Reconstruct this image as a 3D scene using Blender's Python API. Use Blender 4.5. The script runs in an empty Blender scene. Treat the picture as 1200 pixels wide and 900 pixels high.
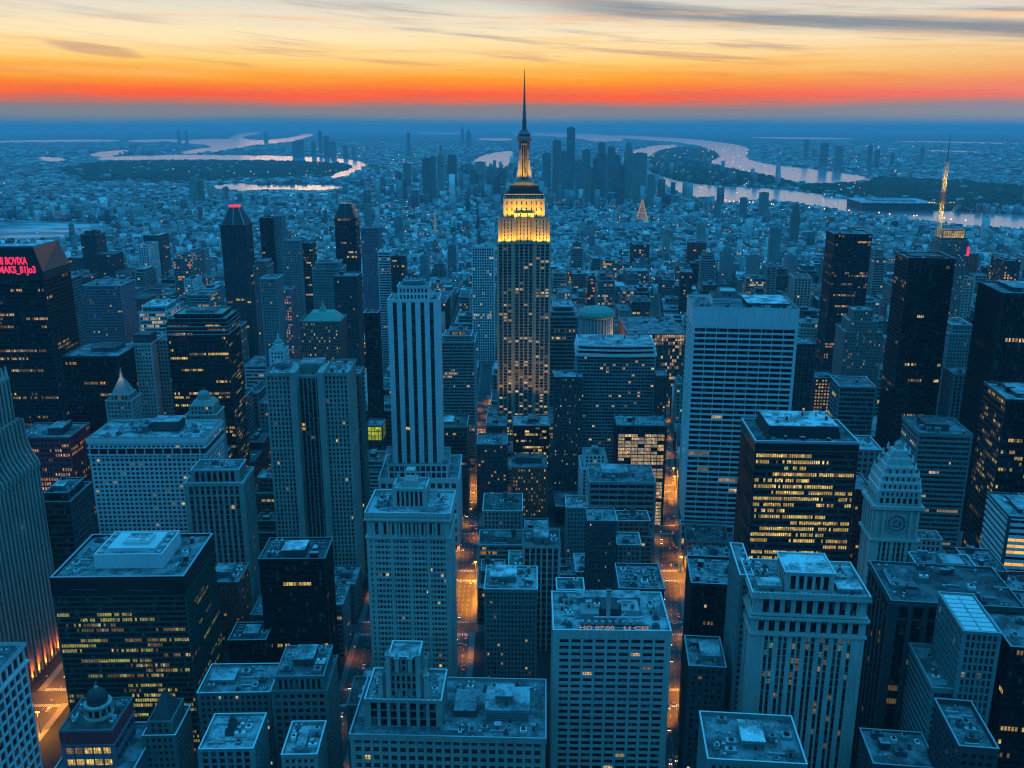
import bpy, math, random
import numpy as np
R = math.radians
rnd = random.Random(7)
scene = bpy.context.scene
col = scene.collection

# ------------------------------------------------------------------ camera
TH, F, H = 15.6, 1080.0, 383.0
cam_d = bpy.data.cameras.new('camera'); cam = bpy.data.objects.new('camera', cam_d); col.objects.link(cam)
cam.location = (0, 0, H); cam.rotation_euler = (R(90 - TH), 0, 0)
cam_d.sensor_width = 36; cam_d.lens = 36 * F / 1200; cam_d.clip_start = 1; cam_d.clip_end = 400000
scene.camera = cam
scene.render.resolution_x = 1024; scene.render.resolution_y = 768
vs = scene.view_settings
vs.view_transform = 'Standard'; vs.look = 'None'; vs.gamma = 1; vs.use_curve_mapping = False; vs.exposure = .12
cy = scene.cycles
scene.render.engine = 'CYCLES'
cy.max_bounces = 4; cy.diffuse_bounces = 1; cy.glossy_bounces = 2; cy.transmission_bounces = 2; cy.volume_bounces = 0
cy.filter_width = 1.15; cy.use_denoising = True; cy.sample_clamp_indirect = 2; cy.use_light_tree = True
cy.caustics_reflective = False; cy.caustics_refractive = False

def lin(c):
    return tuple(((v / 255) / 12.92 if v / 255 <= .04045 else ((v / 255 + .055) / 1.055) ** 2.4) for v in c)

class N:
    """small shader-node helper"""
    def __init__(s, nt): s.nt = nt
    def n(s, t, **k):
        x = s.nt.nodes.new(t)
        for a, b in k.items(): setattr(x, a, b)
        return x
    def put(s, sock, v):
        if v is None: return
        if isinstance(v, bpy.types.NodeSocket): s.nt.links.new(v, sock)
        elif isinstance(v, (tuple, list)): sock.default_value = tuple(v) + ((1,) if len(v) == 3 and len(sock.default_value) == 4 else ())
        else: sock.default_value = v
    def m(s, op, a, b=None, c=None, clamp=False):
        x = s.n('ShaderNodeMath', operation=op, use_clamp=clamp)
        for i, v in enumerate((a, b, c)): s.put(x.inputs[i], v)
        return x.outputs[0]
    def vm(s, op, a, b=None, out=0):
        x = s.n('ShaderNodeVectorMath', operation=op)
        s.put(x.inputs[0], a); s.put(x.inputs[1], b)
        return x.outputs[out]
    def mix(s, f, a, b, bt='MIX'):
        x = s.n('ShaderNodeMix', data_type='RGBA', blend_type=bt)
        s.put(x.inputs[0], f); s.put(x.inputs[6], a); s.put(x.inputs[7], b)
        return x.outputs[2]
    def noise(s, vec, scale, detail=3, rough=.55):
        x = s.n('ShaderNodeTexNoise'); s.put(x.inputs['Vector'], vec)
        x.inputs['Scale'].default_value = scale; x.inputs['Detail'].default_value = detail; x.inputs['Roughness'].default_value = rough
        return x.outputs['Fac']
    def white(s, vec):
        x = s.n('ShaderNodeTexWhiteNoise', noise_dimensions='3D'); s.put(x.inputs['Vector'], vec)
        return x.outputs['Value']
    def ss(s, v, a, b, c=0., d=1.):
        x = s.n('ShaderNodeMapRange', interpolation_type='SMOOTHSTEP')
        for i, q in enumerate((v, a, b, c, d)): s.put(x.inputs[i], q)
        return x.outputs[0]
    def ramp(s, f, stops):
        x = s.n('ShaderNodeValToRGB'); r = x.color_ramp
        while len(r.elements) < len(stops): r.elements.new(.5)
        for e, (p, c) in zip(r.elements, stops): e.position = p; e.color = tuple(c) + (1,)
        s.put(x.inputs[0], f); return x.outputs[0]
    def comb(s, x, y, z):
        c = s.n('ShaderNodeCombineXYZ'); s.put(c.inputs[0], x); s.put(c.inputs[1], y); s.put(c.inputs[2], z); return c.outputs[0]
    def sep(s, v):
        c = s.n('ShaderNodeSeparateXYZ'); s.put(c.inputs[0], v); return c.outputs

# ------------------------------------------------------------------ dusk sky
w = bpy.data.worlds.new('World'); scene.world = w; w.use_nodes = True
nt = w.node_tree; nt.nodes.clear(); g = N(nt)
tc = g.n('ShaderNodeTexCoord').outputs['Generated']
X, Y, Z = g.sep(g.vm('NORMALIZE', tc))
elev = g.m('MULTIPLY', g.m('ARCSINE', Z), 57.2958)          # degrees
az = g.m('MULTIPLY', g.m('ARCTAN2', X, Y), 57.2958)
n1 = g.noise(g.comb(g.m('MULTIPLY', az, .05), g.m('MULTIPLY', g.m('ADD', elev, g.m('MULTIPLY', az, .012)), .9), 3.), 1.3, 5)
e2 = g.m('ADD', elev, g.m('MULTIPLY', g.m('SUBTRACT', n1, .5), 1.15))
lowf = g.ss(elev, .9, 2.2)
e2 = g.m('ADD', g.m('MULTIPLY', lowf, e2), g.m('MULTIPLY', g.m('SUBTRACT', 1., lowf), g.m('ADD', elev, g.m('MULTIPLY', g.m('SUBTRACT', n1, .5), .8))))
t = g.m('DIVIDE', e2, 20., clamp=True)
S = lambda d, c: (d / 20., lin(c))
front = g.ramp(t, [S(0, (34, 112, 160)), S(.25, (74, 122, 150)), S(.6, (128, 130, 130)), S(1.15, (142, 122, 120)), S(1.42, (214, 106, 66)), S(1.72, (255, 90, 14)), S(2.15, (255, 122, 0)),
                   S(2.75, (255, 160, 0)), S(3.6, (255, 204, 104)), S(4.8, (255, 228, 176)), S(6.2, (232, 220, 196)), S(8, (170, 190, 200)), S(11, (70, 130, 165)), S(16, (15, 92, 140))])
azf = g.ss(az, 4., 34.)                                       # towards the right the glow is pinker and dimmer
front = g.mix(g.m('MULTIPLY', azf, .42), front, g.mix(.55, front, lin((188, 176, 190))))
# broken grey-violet streaks through the glow
n2 = g.noise(g.comb(g.m('MULTIPLY', az, .11), g.m('MULTIPLY', elev, 2.6), 17.), 1.6, 5, .6)
st_ = g.m('MULTIPLY', g.ss(n2, .50, .66), g.m('MULTIPLY', g.ss(elev, .9, 1.3), g.ss(elev, 2.5, 1.5)))
front = g.mix(g.m('MULTIPLY', st_, .5), front, lin((158, 118, 108)))
n3 = g.noise(g.comb(g.m('MULTIPLY', az, .06), g.m('MULTIPLY', elev, 1.6), 31.), 1.4, 5, .6)
front = g.mix(g.m('MULTIPLY', g.m('MULTIPLY', g.ss(n3, .48, .66), g.ss(elev, 2.2, 3.2)), .45), front, lin((255, 176, 96)))
# clouds
cv = g.comb(g.m('MULTIPLY', az, .055), g.m('MULTIPLY', g.m('ADD', elev, g.m('MULTIPLY', az, .075)), 1.15), 9.)
cn = g.noise(cv, 1.7, 6, .6)
line = g.m('ABSOLUTE', g.m('SUBTRACT', g.m('ADD', elev, g.m('MULTIPLY', g.m('SUBTRACT', az, 2.), .078)), g.m('ADD', 6.85, g.m('MULTIPLY', g.m('SUBTRACT', cn, .5), 1.2))))
band = g.m('MULTIPLY', g.ss(line, .75, .1), g.ss(az, -3., 8.))
cl = g.m('MULTIPLY', g.ss(cn, .50, .74), g.ss(elev, 1.9, 3.4))
cl = g.m('MULTIPLY', cl, g.ss(az, -28., 26., .35, .85))
cl = g.m('MAXIMUM', cl, g.m('MULTIPLY', band, g.ss(cn, .28, .5, .6, .95)))
# small dark smudge low on the left
dx = g.m('DIVIDE', g.m('SUBTRACT', az, -23.), 2.6); dy = g.m('DIVIDE', g.m('ADD', g.m('SUBTRACT', elev, 4.0), g.m('MULTIPLY', g.m('SUBTRACT', az, -23.), .12)), .28)
sm = g.m('ADD', g.m('ADD', g.m('MULTIPLY', dx, dx), g.m('MULTIPLY', dy, dy)), g.m('MULTIPLY', g.m('SUBTRACT', cn, .5), 3.5))
cl = g.m('MAXIMUM', cl, g.ss(sm, 1.3, .2, 0., .5))
front = g.mix(cl, front, g.mix(g.ss(elev, 2.5, 5.2), lin((224, 112, 50)), lin((132, 140, 148))))
back = g.ramp(g.m('DIVIDE', elev, 90., clamp=True), [(0, (.009, .075, .18)), (.12, (.010, .120, .31)), (.35, (.028, .40, .90)), (1, (.055, .86, 1.72))])
ahead = g.m('MULTIPLY', g.ss(Y, .05, .75), g.ss(elev, 13., 8.))
skyc = g.mix(ahead, back, front)
skyc = g.mix(g.ss(elev, 0., -2.), skyc, (.003, .06, .14))
nish = g.n('ShaderNodeTexSky', sky_type='NISHITA', sun_disc=False)
nish.sun_elevation = R(1.0); nish.sun_rotation = R(0); nish.dust_density = 1.0; nish.ozone_density = 4.0
bg1 = g.n('ShaderNodeBackground'); g.put(bg1.inputs[0], nish.outputs[0]); bg1.inputs[1].default_value = .002
bg2 = g.n('ShaderNodeBackground'); g.put(bg2.inputs[0], skyc); bg2.inputs[1].default_value = 1.0
ad = g.n('ShaderNodeAddShader'); nt.links.new(bg1.outputs[0], ad.inputs[0]); nt.links.new(bg2.outputs[0], ad.inputs[1])
wo = g.n('ShaderNodeOutputWorld'); nt.links.new(ad.outputs[0], wo.inputs[0])
sd = bpy.data.lights.new('sun', 'SUN'); sd.energy = .06; sd.angle = R(8); sd.color = (1, .5, .25)
so = bpy.data.objects.new('sun', sd); col.objects.link(so); so.rotation_euler = (R(-88.6), 0, R(12))

# ------------------------------------------------------------------ projection
CT, ST = math.cos(R(TH)), math.sin(R(TH))
def unproj(px, py, D):
    x = (px - 600) / F; v = (450 - py) / F
    dy = CT + v * ST; dz = -ST + v * CT
    t = D / dy
    return t * x, H + t * dz
def gnd(px, py):
    x = (px - 600) / F; v = (450 - py) / F
    dy = CT + v * ST; dz = -ST + v * CT
    t = -H / dz
    return t * x, t * dy
def proj(x, y, z):
    d = y * CT - (z - H) * ST; u = y * ST + (z - H) * CT
    return 600 + F * x / d, 450 - F * u / d

# ------------------------------------------------------------------ materials
MATS = {}
def newmat(name):
    m = bpy.data.materials.new(name); m.use_nodes = True; m.node_tree.nodes.clear(); MATS[name] = m
    return m, N(m.node_tree)
def out(g, sh): 
    o = g.n('ShaderNodeOutputMaterial'); g.nt.links.new(sh, o.inputs[0])
def princ(g, base, rough=.7, spec=.4, metal=0., emis=None, es=0., normal=None):
    p = g.n('ShaderNodeBsdfPrincipled')
    g.put(p.inputs['Base Color'], base); g.put(p.inputs['Roughness'], rough); p.inputs['Specular IOR Level'].default_value = spec
    g.put(p.inputs['Metallic'], metal)
    if emis is not None: g.put(p.inputs['Emission Color'], emis); g.put(p.inputs['Emission Strength'], es)
    if normal is not None: g.put(p.inputs['Normal'], normal)
    return p.outputs[0]
def wallmat(name, c, rough=.8, var=.35, spec=.3, streak=.3, metal=0.):
    m, g = newmat(name)
    pos = g.n('ShaderNodeNewGeometry').outputs['Position']
    x, y, z = g.sep(pos)
    big = g.noise(pos, .03, 3)
    st = g.noise(g.comb(g.m('MULTIPLY', g.m('ADD', x, g.m('MULTIPLY', y, .7)), .8), g.m('MULTIPLY', z, .06), 1.), 1., 4, .7)
    fine = g.noise(pos, 1.1, 4, .7)
    f = g.m('ADD', g.m('MULTIPLY', g.m('SUBTRACT', big, .5), var * 2), g.m('ADD', g.m('MULTIPLY', g.m('SUBTRACT', st, .5), streak * 2), g.m('MULTIPLY', g.m('SUBTRACT', fine, .5), var * 1.2)))
    k = g.m('MAXIMUM', g.m('ADD', 1., f), .25)
    base = g.mix(1., c, g.comb(k, k, k), 'MULTIPLY')
    out(g, princ(g, base, rough, spec, metal)); return m
def roofmat(name, c):
    m, g = newmat(name)
    pos = g.n('ShaderNodeNewGeometry').outputs['Position']
    a = g.noise(pos, .09, 5, .65); b = g.noise(pos, .9, 4, .7)
    x, y, z = g.sep(pos)
    sx = g.m('LESS_THAN', g.m('FRACT', g.m('DIVIDE', x, 6.1)), .035); sy = g.m('LESS_THAN', g.m('FRACT', g.m('DIVIDE', y, 9.3)), .025)
    seam = g.m('MULTIPLY', g.m('MAXIMUM', sx, sy), .22)
    k = g.m('SUBTRACT', g.m('ADD', g.m('MULTIPLY', g.ss(a, .38, .62), .85), g.m('ADD', g.m('MULTIPLY', g.ss(b, .35, .65), .45), .15)), seam)
    base = g.mix(1., c, g.comb(k, k, k), 'MULTIPLY')
    out(g, princ(g, base, g.m('SUBTRACT', .8, g.m('MULTIPLY', g.ss(a, .5, .8), .45)), .4)); return m
def glassmat(name, c=(.004, .006, .009), blinds=.16, rough=.16, cell=1.7):
    m, g = newmat(name)
    pos = g.n('ShaderNodeNewGeometry').outputs['Position']
    wn = g.white(g.vm('FLOOR', g.vm('MULTIPLY', pos, (1 / cell, 1 / cell, 1 / 3.9))))
    base = g.mix(g.m('MULTIPLY', g.m('GREATER_THAN', wn, 1 - blinds), g.m('MULTIPLY', wn, .8)), c, (.16, .16, .15))
    out(g, princ(g, base, g.m('ADD', rough, g.m('MULTIPLY', wn, .12)), .38)); return m
def litmat(name, c1, c2, s, cw=1.4, gap=.16, lo=.25):
    m, g = newmat(name)
    pos = g.n('ShaderNodeNewGeometry').outputs['Position']
    x, y, z = g.sep(pos)
    u = g.m('DIVIDE', g.m('ADD', x, y), cw)
    fu = g.m('FLOOR', u); fz = g.m('FLOOR', g.m('DIVIDE', z, 2.1))
    a = g.white(g.comb(fu, fz, 3.)); b = g.white(g.comb(g.m('FLOOR', g.m('DIVIDE', u, 5.)), g.m('FLOOR', g.m('DIVIDE', z, 3.9)), 7.))
    c = g.white(g.comb(g.m('FLOOR', g.m('DIVIDE', g.m('ADD', x, y), .45)), g.m('FLOOR', g.m('DIVIDE', z, .55)), 5.))
    k = g.m('ADD', g.m('MULTIPLY', g.m('MULTIPLY', a, b), 1.5), g.m('MULTIPLY', c, .35))
    k = g.m('ADD', g.m('MULTIPLY', k, 1 - lo), lo)
    fr = g.m('FRACT', g.m('DIVIDE', z, .9)); k = g.m('MULTIPLY', g.m('MULTIPLY', k, g.m('GREATER_THAN', g.m('FRACT', u), gap)), g.m('ADD', .55, g.m('MULTIPLY', fr, .6)))
    em = g.mix(a, c1, c2)
    sh = princ(g, (.02, .02, .02), .2, .5, 0, em, g.m('MULTIPLY', k, s)); out(g, sh)
    m.cycles.emission_sampling = 'NONE'; return m
def glow(name, c, s, sampling='NONE'):
    m, g = newmat(name); out(g, princ(g, (.1, .1, .1), .5, .3, 0, c, s)); m.cycles.emission_sampling = sampling; return m
def plain(name, c, rough=.6, spec=.4, metal=0.):
    m, g = newmat(name)
    pos = g.n('ShaderNodeNewGeometry').outputs['Position']; nn = g.noise(pos, .6, 4, .7)
    k = g.m('ADD', .7, g.m('MULTIPLY', nn, .6))
    out(g, princ(g, g.mix(1., c, g.comb(k, k, k), 'MULTIPLY'), rough, spec, metal)); return m

wallmat('limestone', (.33, .31, .27), streak=.5); wallmat('buff_stone', (.42, .35, .24), streak=.4); wallmat('pale_stone', (.46, .44, .39), streak=.5); wallmat('white_panel', (.66, .67, .65), .6, .2, .4, .3)
wallmat('grey_stone', (.19, .185, .17), streak=.5); wallmat('slate', (.062, .068, .07)); wallmat('concrete', (.26, .26, .25))
wallmat('brownstone', (.16, .12, .10)); wallmat('red_granite', (.48, .045, .06), .5, .3, .5); wallmat('red_brick', (.34, .09, .06))
wallmat('dark_metal', (.022, .026, .03), .35, .3, .6, .2, .3); wallmat('black_panel', (.010, .012, .014), .3, .3, .5, .2)
wallmat('green_panel', (.045, .075, .062), .35, .3, .6, .2); wallmat('teal_stone', (.20, .26, .25)); wallmat('violet_stone', (.26, .21, .25))
wallmat('copper_green', (.10, .30, .24), .6, .3, .4, .5); wallmat('bronze', (.07, .055, .04), .4, .3, .6, .2, .4)
roofmat('roof_light', (.34, .37, .38)); roofmat('roof_mid', (.20, .22, .23)); roofmat('roof_dark', (.09, .10, .105)); roofmat('roof_white', (.58, .60, .60)); roofmat('roof_brown', (.14, .10, .09))
glassmat('glass'); glassmat('glass_blue', (.02, .03, .04), .12, .1); glassmat('glass_dark', (.004, .005, .007), .08, .1); glassmat('glass_blinds', (.012, .015, .018), .55, .2, 2.4)
litmat('lit_yellow', (1, .55, .10), (1, .72, .22), 1.0); litmat('lit_orange', (1, .30, .035), (1, .46, .09), 1.05); litmat('lit_dim', (.9, .46, .12), (.75, .52, .25), .28)
litmat('lit_warm', (1, .50, .17), (1, .68, .36), .85); litmat('lit_strong', (1, .34, .03), (1, .42, .06), 1.5, 6., .03, .7); litmat('lit_pale', (1, .72, .42), (.85, .8, .6), .6)
litmat('lit_teal', (.25, .65, .6), (.5, .75, .6), .30)
glow('red_sign', (1, .02, .10), .95); glow('red_lamp', (1, .03, .06), 1.0); glow('orange_text', (1, .55, .30), .26); glow('gold_self_glow', (1, .62, .2), .28); litmat('lit_lime', (.75, .85, .01), (.45, .62, .03), 1.0, .8); litmat('lit_olive', (.80, .62, .12), (.55, .55, .14), .75); glow('billboard_yellow', (.85, .85, .02), 1.3)
glow('lamp_orange', (1, .42, .08), 6.); glow('lamp_white', (1, .85, .6), 5.); glow('head_light', (1, .82, .5), 7.); glow('tail_light', (1, .05, .02), 4.); glow('gold_lamp', (1, .66, .12), 2.)
plain('steel', (.14, .15, .16), .45, .5, .5); plain('metal_light', (.42, .43, .44), .4, .5, .3); plain('timber', (.12, .08, .05), .8)
plain('car_black', (.015, .015, .018), .25, .6); plain('car_white', (.6, .6, .6), .3, .6); plain('car_yellow', (.55, .33, .02), .3, .6); plain('car_grey', (.15, .16, .17), .3, .6); plain('car_glass', (.01, .012, .015), .1, .6); plain('rubber', (.02, .02, .02), .9)
plain('lane_paint', (.6, .6, .56), .7); plain('lane_yellow', (.5, .35, .05), .7); plain('pavement', (.17, .165, .16), .85)
plain('foliage', (.035, .06, .035), .9, .1); plain('bark', (.05, .04, .03), .9)
m, g = newmat('asphalt'); pos = g.n('ShaderNodeNewGeometry').outputs['Position']
a = g.noise(pos, .15, 5, .7); b = g.noise(pos, 1.5, 3)
k = g.m('ADD', .025, g.m('MULTIPLY', g.m('ADD', a, g.m('MULTIPLY', b, .4)), .045)); out(g, princ(g, g.comb(k, k, k), g.ss(a, .35, .65, .55, .85), .4))
m, g = newmat('water'); pos = g.n('ShaderNodeNewGeometry').outputs['Position']
bp = g.n('ShaderNodeBump'); bp.inputs['Strength'].default_value = .035; bp.inputs['Distance'].default_value = 8.
g.put(bp.inputs['Height'], g.noise(pos, .012, 4, .6))
pw_ = princ(g, (.93, .94, .95), .2, 1., .95, None, 0, bp.outputs[0]); pw_.node.inputs['IOR'].default_value = 2.2; out(g, pw_)
m, g = newmat('snow_field'); pos = g.n('ShaderNodeNewGeometry').outputs['Position']
a = g.noise(g.vm('MULTIPLY', pos, (.3, 1., 1.)), .012, 4, .6)
out(g, princ(g, g.mix(g.ss(a, .42, .6), (.08, .12, .12), (.55, .6, .6)), .35, .5))
m, g = newmat('ground'); pos = g.n('ShaderNodeNewGeometry').outputs['Position']
a = g.noise(pos, .00035, 5, .6); b = g.noise(pos, .004, 6, .75); c = g.white(g.vm('FLOOR', g.vm('MULTIPLY', pos, (.012, .006, .0))))
x, y, z = g.sep(pos); far = g.ss(y, 2500., 9000.)
k = g.m('ADD', .03, g.m('MULTIPLY', far, g.m('ADD', g.m('MULTIPLY', g.ss(b, .42, .66), .11), g.m('MULTIPLY', g.m('GREATER_THAN', c, .86), .16))))
k = g.m('MULTIPLY', k, g.m('SUBTRACT', 1., g.m('MULTIPLY', g.m('MULTIPLY', g.ss(a, .48, .6), far), .75)))
out(g, princ(g, g.comb(g.m('MULTIPLY', k, .9), k, k), .9, .2))

# city fabric: wall colour per building, small windows from world cells
def citymat(name, attr=True):
    m, g = newmat(name)
    geo = g.n('ShaderNodeNewGeometry'); pos = geo.outputs['Position']; nx, ny, nz = g.sep(geo.outputs['Normal'])
    x, y, z = g.sep(pos)
    at = g.n('ShaderNodeAttribute', attribute_name='tone'); base = at.outputs['Color']; rv = at.outputs['Alpha']
    u = g.m('ADD', x, y); fu = g.m('DIVIDE', u, 3.1); fz = g.m('DIVIDE', z, 3.7)
    win = g.m('MULTIPLY', g.m('GREATER_THAN', g.m('FRACT', fu), .42), g.m('GREATER_THAN', g.m('FRACT', fz), .45))
    side = g.m('LESS_THAN', nz, .5)
    wmask = g.m('MULTIPLY', win, side)
    cell = g.white(g.comb(g.m('FLOOR', fu), g.m('FLOOR', fz), 2.)); grp = g.white(g.comb(g.m('FLOOR', g.m('DIVIDE', u, 34.)), g.m('FLOOR', g.m('DIVIDE', z, 13.)), 4.))
    lit = g.m('MULTIPLY', wmask, g.m('MULTIPLY', g.m('GREATER_THAN', cell, .84), g.m('GREATER_THAN', grp, .86)))
    nn = g.noise(pos, .12, 4, .7); kk = g.m('ADD', .45, g.m('MULTIPLY', nn, 1.1))
    c0 = g.mix(1., base, g.comb(kk, kk, kk), 'MULTIPLY')
    c1 = g.mix(wmask, c0, (.012, .016, .02))
    out(g, princ(g, c1, g.m('SUBTRACT', .85, g.m('MULTIPLY', wmask, .6)), .4, 0, (1, .55, .2), g.m('MULTIPLY', lit, .75)))
    m.cycles.emission_sampling = 'NONE'; return m
citymat('city_fabric')

# ------------------------------------------------------------------ mesh builder
class MB:
    def __init__(s): s.v = []; s.f = []; s.mi = []; s.mats = []
    def mat(s, name):
        if name not in s.mats: s.mats.append(name)
        return s.mats.index(name)
    def box(s, x0, x1, y0, y1, z0, z1, m, bottom=True):
        if x1 < x0: x0, x1 = x1, x0
        if y1 < y0: y0, y1 = y1, y0
        b = len(s.v); i = s.mat(m)
        s.v += [(x0, y0, z0), (x1, y0, z0), (x1, y1, z0), (x0, y1, z0), (x0, y0, z1), (x1, y0, z1), (x1, y1, z1), (x0, y1, z1)]
        fs = [(4, 5, 6, 7), (0, 1, 5, 4), (1, 2, 6, 5), (2, 3, 7, 6), (3, 0, 4, 7)] + ([(3, 2, 1, 0)] if bottom else [])
        s.f += [tuple(b + q for q in f) for f in fs]; s.mi += [i] * len(fs)
    def frustum(s, cx, cy, z0, z1, a0, b0, a1, b1, m):      # half sizes
        b = len(s.v); i = s.mat(m)
        for (a, bb, z) in ((a0, b0, z0), (a1, b1, z1)):
            s.v += [(cx - a, cy - bb, z), (cx + a, cy - bb, z), (cx + a, cy + bb, z), (cx - a, cy + bb, z)]
        fs = [(4, 5, 6, 7), (0, 1, 5, 4), (1, 2, 6, 5), (2, 3, 7, 6), (3, 0, 4, 7), (3, 2, 1, 0)]
        s.f += [tuple(b + q for q in f) for f in fs]; s.mi += [i] * 6
    def lathe(s, cx, cy, prof, m, n=16, ph=0.):              # prof: (r, z) upwards
        b = len(s.v); i = s.mat(m); k = len(prof)
        for r, z in prof:
            for j in range(n):
                a = ph + 2 * math.pi * j / n; s.v.append((cx + r * math.cos(a), cy + r * math.sin(a), z))
        for q in range(k - 1):
            for j in range(n):
                s.f.append((b + q * n + j, b + q * n + (j + 1) % n, b + (q + 1) * n + (j + 1) % n, b + (q + 1) * n + j)); s.mi.append(i)
        s.f.append(tuple(b + (k - 1) * n + j for j in range(n))); s.mi.append(i)
        s.f.append(tuple(b + n - 1 - j for j in range(n))); s.mi.append(i)
    def bar(s, p, q, r, m, n=4, r2=None):
        p = np.array(p, float); q = np.array(q, float); d = q - p; L = np.linalg.norm(d); d /= L; r2 = r if r2 is None else r2
        a = np.cross(d, (0, 0, 1.) if abs(d[2]) < .9 else (1., 0, 0)); a /= np.linalg.norm(a); c = np.cross(d, a)
        b = len(s.v); i = s.mat(m)
        for (o, rr) in ((p, r), (q, r2)):
            for j in range(n):
                t = 2 * math.pi * (j + .5) / n; s.v.append(tuple(o + rr * (math.cos(t) * a + math.sin(t) * c)))
        for j in range(n): s.f.append((b + j, b + (j + 1) % n, b + n + (j + 1) % n, b + n + j)); s.mi.append(i)
        s.f.append(tuple(b + j for j in range(n))[::-1]); s.f.append(tuple(b + n + j for j in range(n))); s.mi += [i, i]
    def quad(s, vs4, m):
        b = len(s.v); i = s.mat(m); s.v += list(vs4); s.f.append(tuple(range(b, b + len(vs4)))); s.mi.append(i)
    def prism(s, pts, z0, z1, m):
        b = len(s.v); i = s.mat(m); n = len(pts)
        ar = sum(pts[j][0] * pts[(j + 1) % n][1] - pts[(j + 1) % n][0] * pts[j][1] for j in range(n))
        if ar < 0: pts = pts[::-1]
        s.v += [(x, y, z0) for x, y in pts] + [(x, y, z1) for x, y in pts]
        for j in range(n): s.f.append((b + j, b + (j + 1) % n, b + n + (j + 1) % n, b + n + j)); s.mi.append(i)
        s.f.append(tuple(b + n + j for j in range(n))); s.f.append(tuple(b + n - 1 - j for j in range(n))); s.mi += [i, i]
    # a box / a quad on a face of a footprint; d = outwards
    def fbox(s, fr, u0, u1, z0, z1, d0, d1, m):
        f, x0, x1, y0, y1 = fr
        if f == 'F': s.box(u0, u1, y0 - d1, y0 - d0, z0, z1, m)
        elif f == 'B': s.box(u0, u1, y1 + d0, y1 + d1, z0, z1, m)
        elif f == 'R': s.box(x1 + d0, x1 + d1, u0, u1, z0, z1, m)
        else: s.box(x0 - d1, x0 - d0, u0, u1, z0, z1, m)
    def fquad(s, fr, u0, u1, z0, z1, d, m):
        f, x0, x1, y0, y1 = fr
        if f == 'F': s.quad([(u0, y0 - d, z0), (u1, y0 - d, z0), (u1, y0 - d, z1), (u0, y0 - d, z1)], m)
        elif f == 'B': s.quad([(u1, y1 + d, z0), (u0, y1 + d, z0), (u0, y1 + d, z1), (u1, y1 + d, z1)], m)
        elif f == 'R': s.quad([(x1 + d, u0, z0), (x1 + d, u1, z0), (x1 + d, u1, z1), (x1 + d, u0, z1)], m)
        else: s.quad([(x0 - d, u1, z0), (x0 - d, u0, z0), (x0 - d, u0, z1), (x0 - d, u1, z1)], m)
    def mesh(s, name):
        me = bpy.data.meshes.new(name); me.from_pydata(s.v, [], s.f)
        for k in s.mats: me.materials.append(MATS[k])
        if len(s.mats) > 1: me.polygons.foreach_set('material_index', s.mi)
        me.update(); return me
    def build(s, name, parent=None, loc=(0, 0, 0), smooth=False):
        if not s.v: return None
        me = s.mesh(name)
        if smooth: me.polygons.foreach_set('use_smooth', [True] * len(me.polygons))
        o = bpy.data.objects.new(name, me); col.objects.link(o); o.location = loc
        if parent: o.parent = parent
        return o
def empty(name, loc, rz=0.):
    o = bpy.data.objects.new(name, None); col.objects.link(o); o.location = loc; o.rotation_euler = (0, 0, rz); o.empty_display_size = 3
    return o
def tag(o, label=None, cat=None, group=None, kind=None):
    if label: o['label'] = label
    if cat: o['category'] = cat
    if group: o['group'] = group
    if kind: o['kind'] = kind
    return o

# ------------------------------------------------------------------ the ground, water, streets
mb = MB()
ys = [-600, 0, 1500, 6000, 25000, 130000]; xw = [1500, 2000, 4000, 9000, 26000, 110000]
for i in range(5):
    mb.quad([(-xw[i], ys[i], 0), (xw[i], ys[i], 0), (xw[i + 1], ys[i + 1], 0), (-xw[i + 1], ys[i + 1], 0)], 'ground')
tag(mb.build('ground'), kind='structure')

def half(l): return [(a / 2, b / 2) for a, b in l]
def c2(l): return [(600 + a / 2, b / 2) for a, b in l]
RIV = {
 'river': [[(555,187),(569,181),(590,177.5),(605,177),(598,185.5),(596,191.5),(604,194.5),(603,197.5),(590,196.6),(572,194.5),(555,192)],
  [(600,155),(629,155.5),(680,156.5),(719,159),(735,164),(715,166.5),(700,166),(680,162),(640,158.5),(600,158)],
  [(720,158),(810,163),(860,169),(880,174),(872,186),(900,194),(950,198),(1022,207),(1008,213),(940,216),(900,205),(860,199),(828,191),(845,184),(835,175),(800,167),(720,161)],
  [(740,176),(765,171),(795,169),(792,173),(772,176),(757,186),(740,183)],
  [(756,199),(775,207),(810,216),(860,220),(920,222),(980,232),(1015,240),(1100,248),(1180,252),(1300,256),(1300,276),(1180,268),(1100,262.5),(1050,253),(1010,256),(990,246),(950,241),(910,235),(880,234),(850,238),(820,232),(790,224),(765,216),(755,206)],
  [(-20,165),(140,163.3),(140,166),(-20,167.8)], [(150,164),(212,163.3),(212,166.7),(150,167)],
  half([(420,330),(500,325),(545,328),(550,314),(600,309),(618,312),(572,318),(566,326),(620,330),(690,322),(715,313),(742,315),(700,327),(660,336),(580,343),(530,354),(470,361),(415,361),(440,352),(500,345),(480,338),(420,336)]),
  half([(225,369),(400,364),(600,365),(750,370),(830,375),(864,384),(852,396),(810,416),(765,418),(800,403),(832,392),(800,382),(740,378),(600,374),(400,373),(225,376)]),
  half([(90,368),(155,371),(158,378),(120,379),(88,373)]), half([(200,364),(240,355),(320,350),(275,366),(230,367)]),
  half([(495,435),(560,430),(600,436),(720,434),(806,435),(800,442),(740,447),(620,443),(560,449),(500,441)]),
  [(415,152.9),(463,153.2),(463,154.8),(415,154.2)], [(488,154.2),(545,155),(556,157.4),(488,157)], [(560,162),(600,162),(600,165),(560,164)],
  [(1075,175.5),(1160,178),(1160,180.2),(1075,177.5)], [(1050,165),(1210,168),(1210,169.6),(1050,166.6)], [(880,160.5),(1000,162),(1000,163.6),(880,162)]],
}
RP = []
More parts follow.
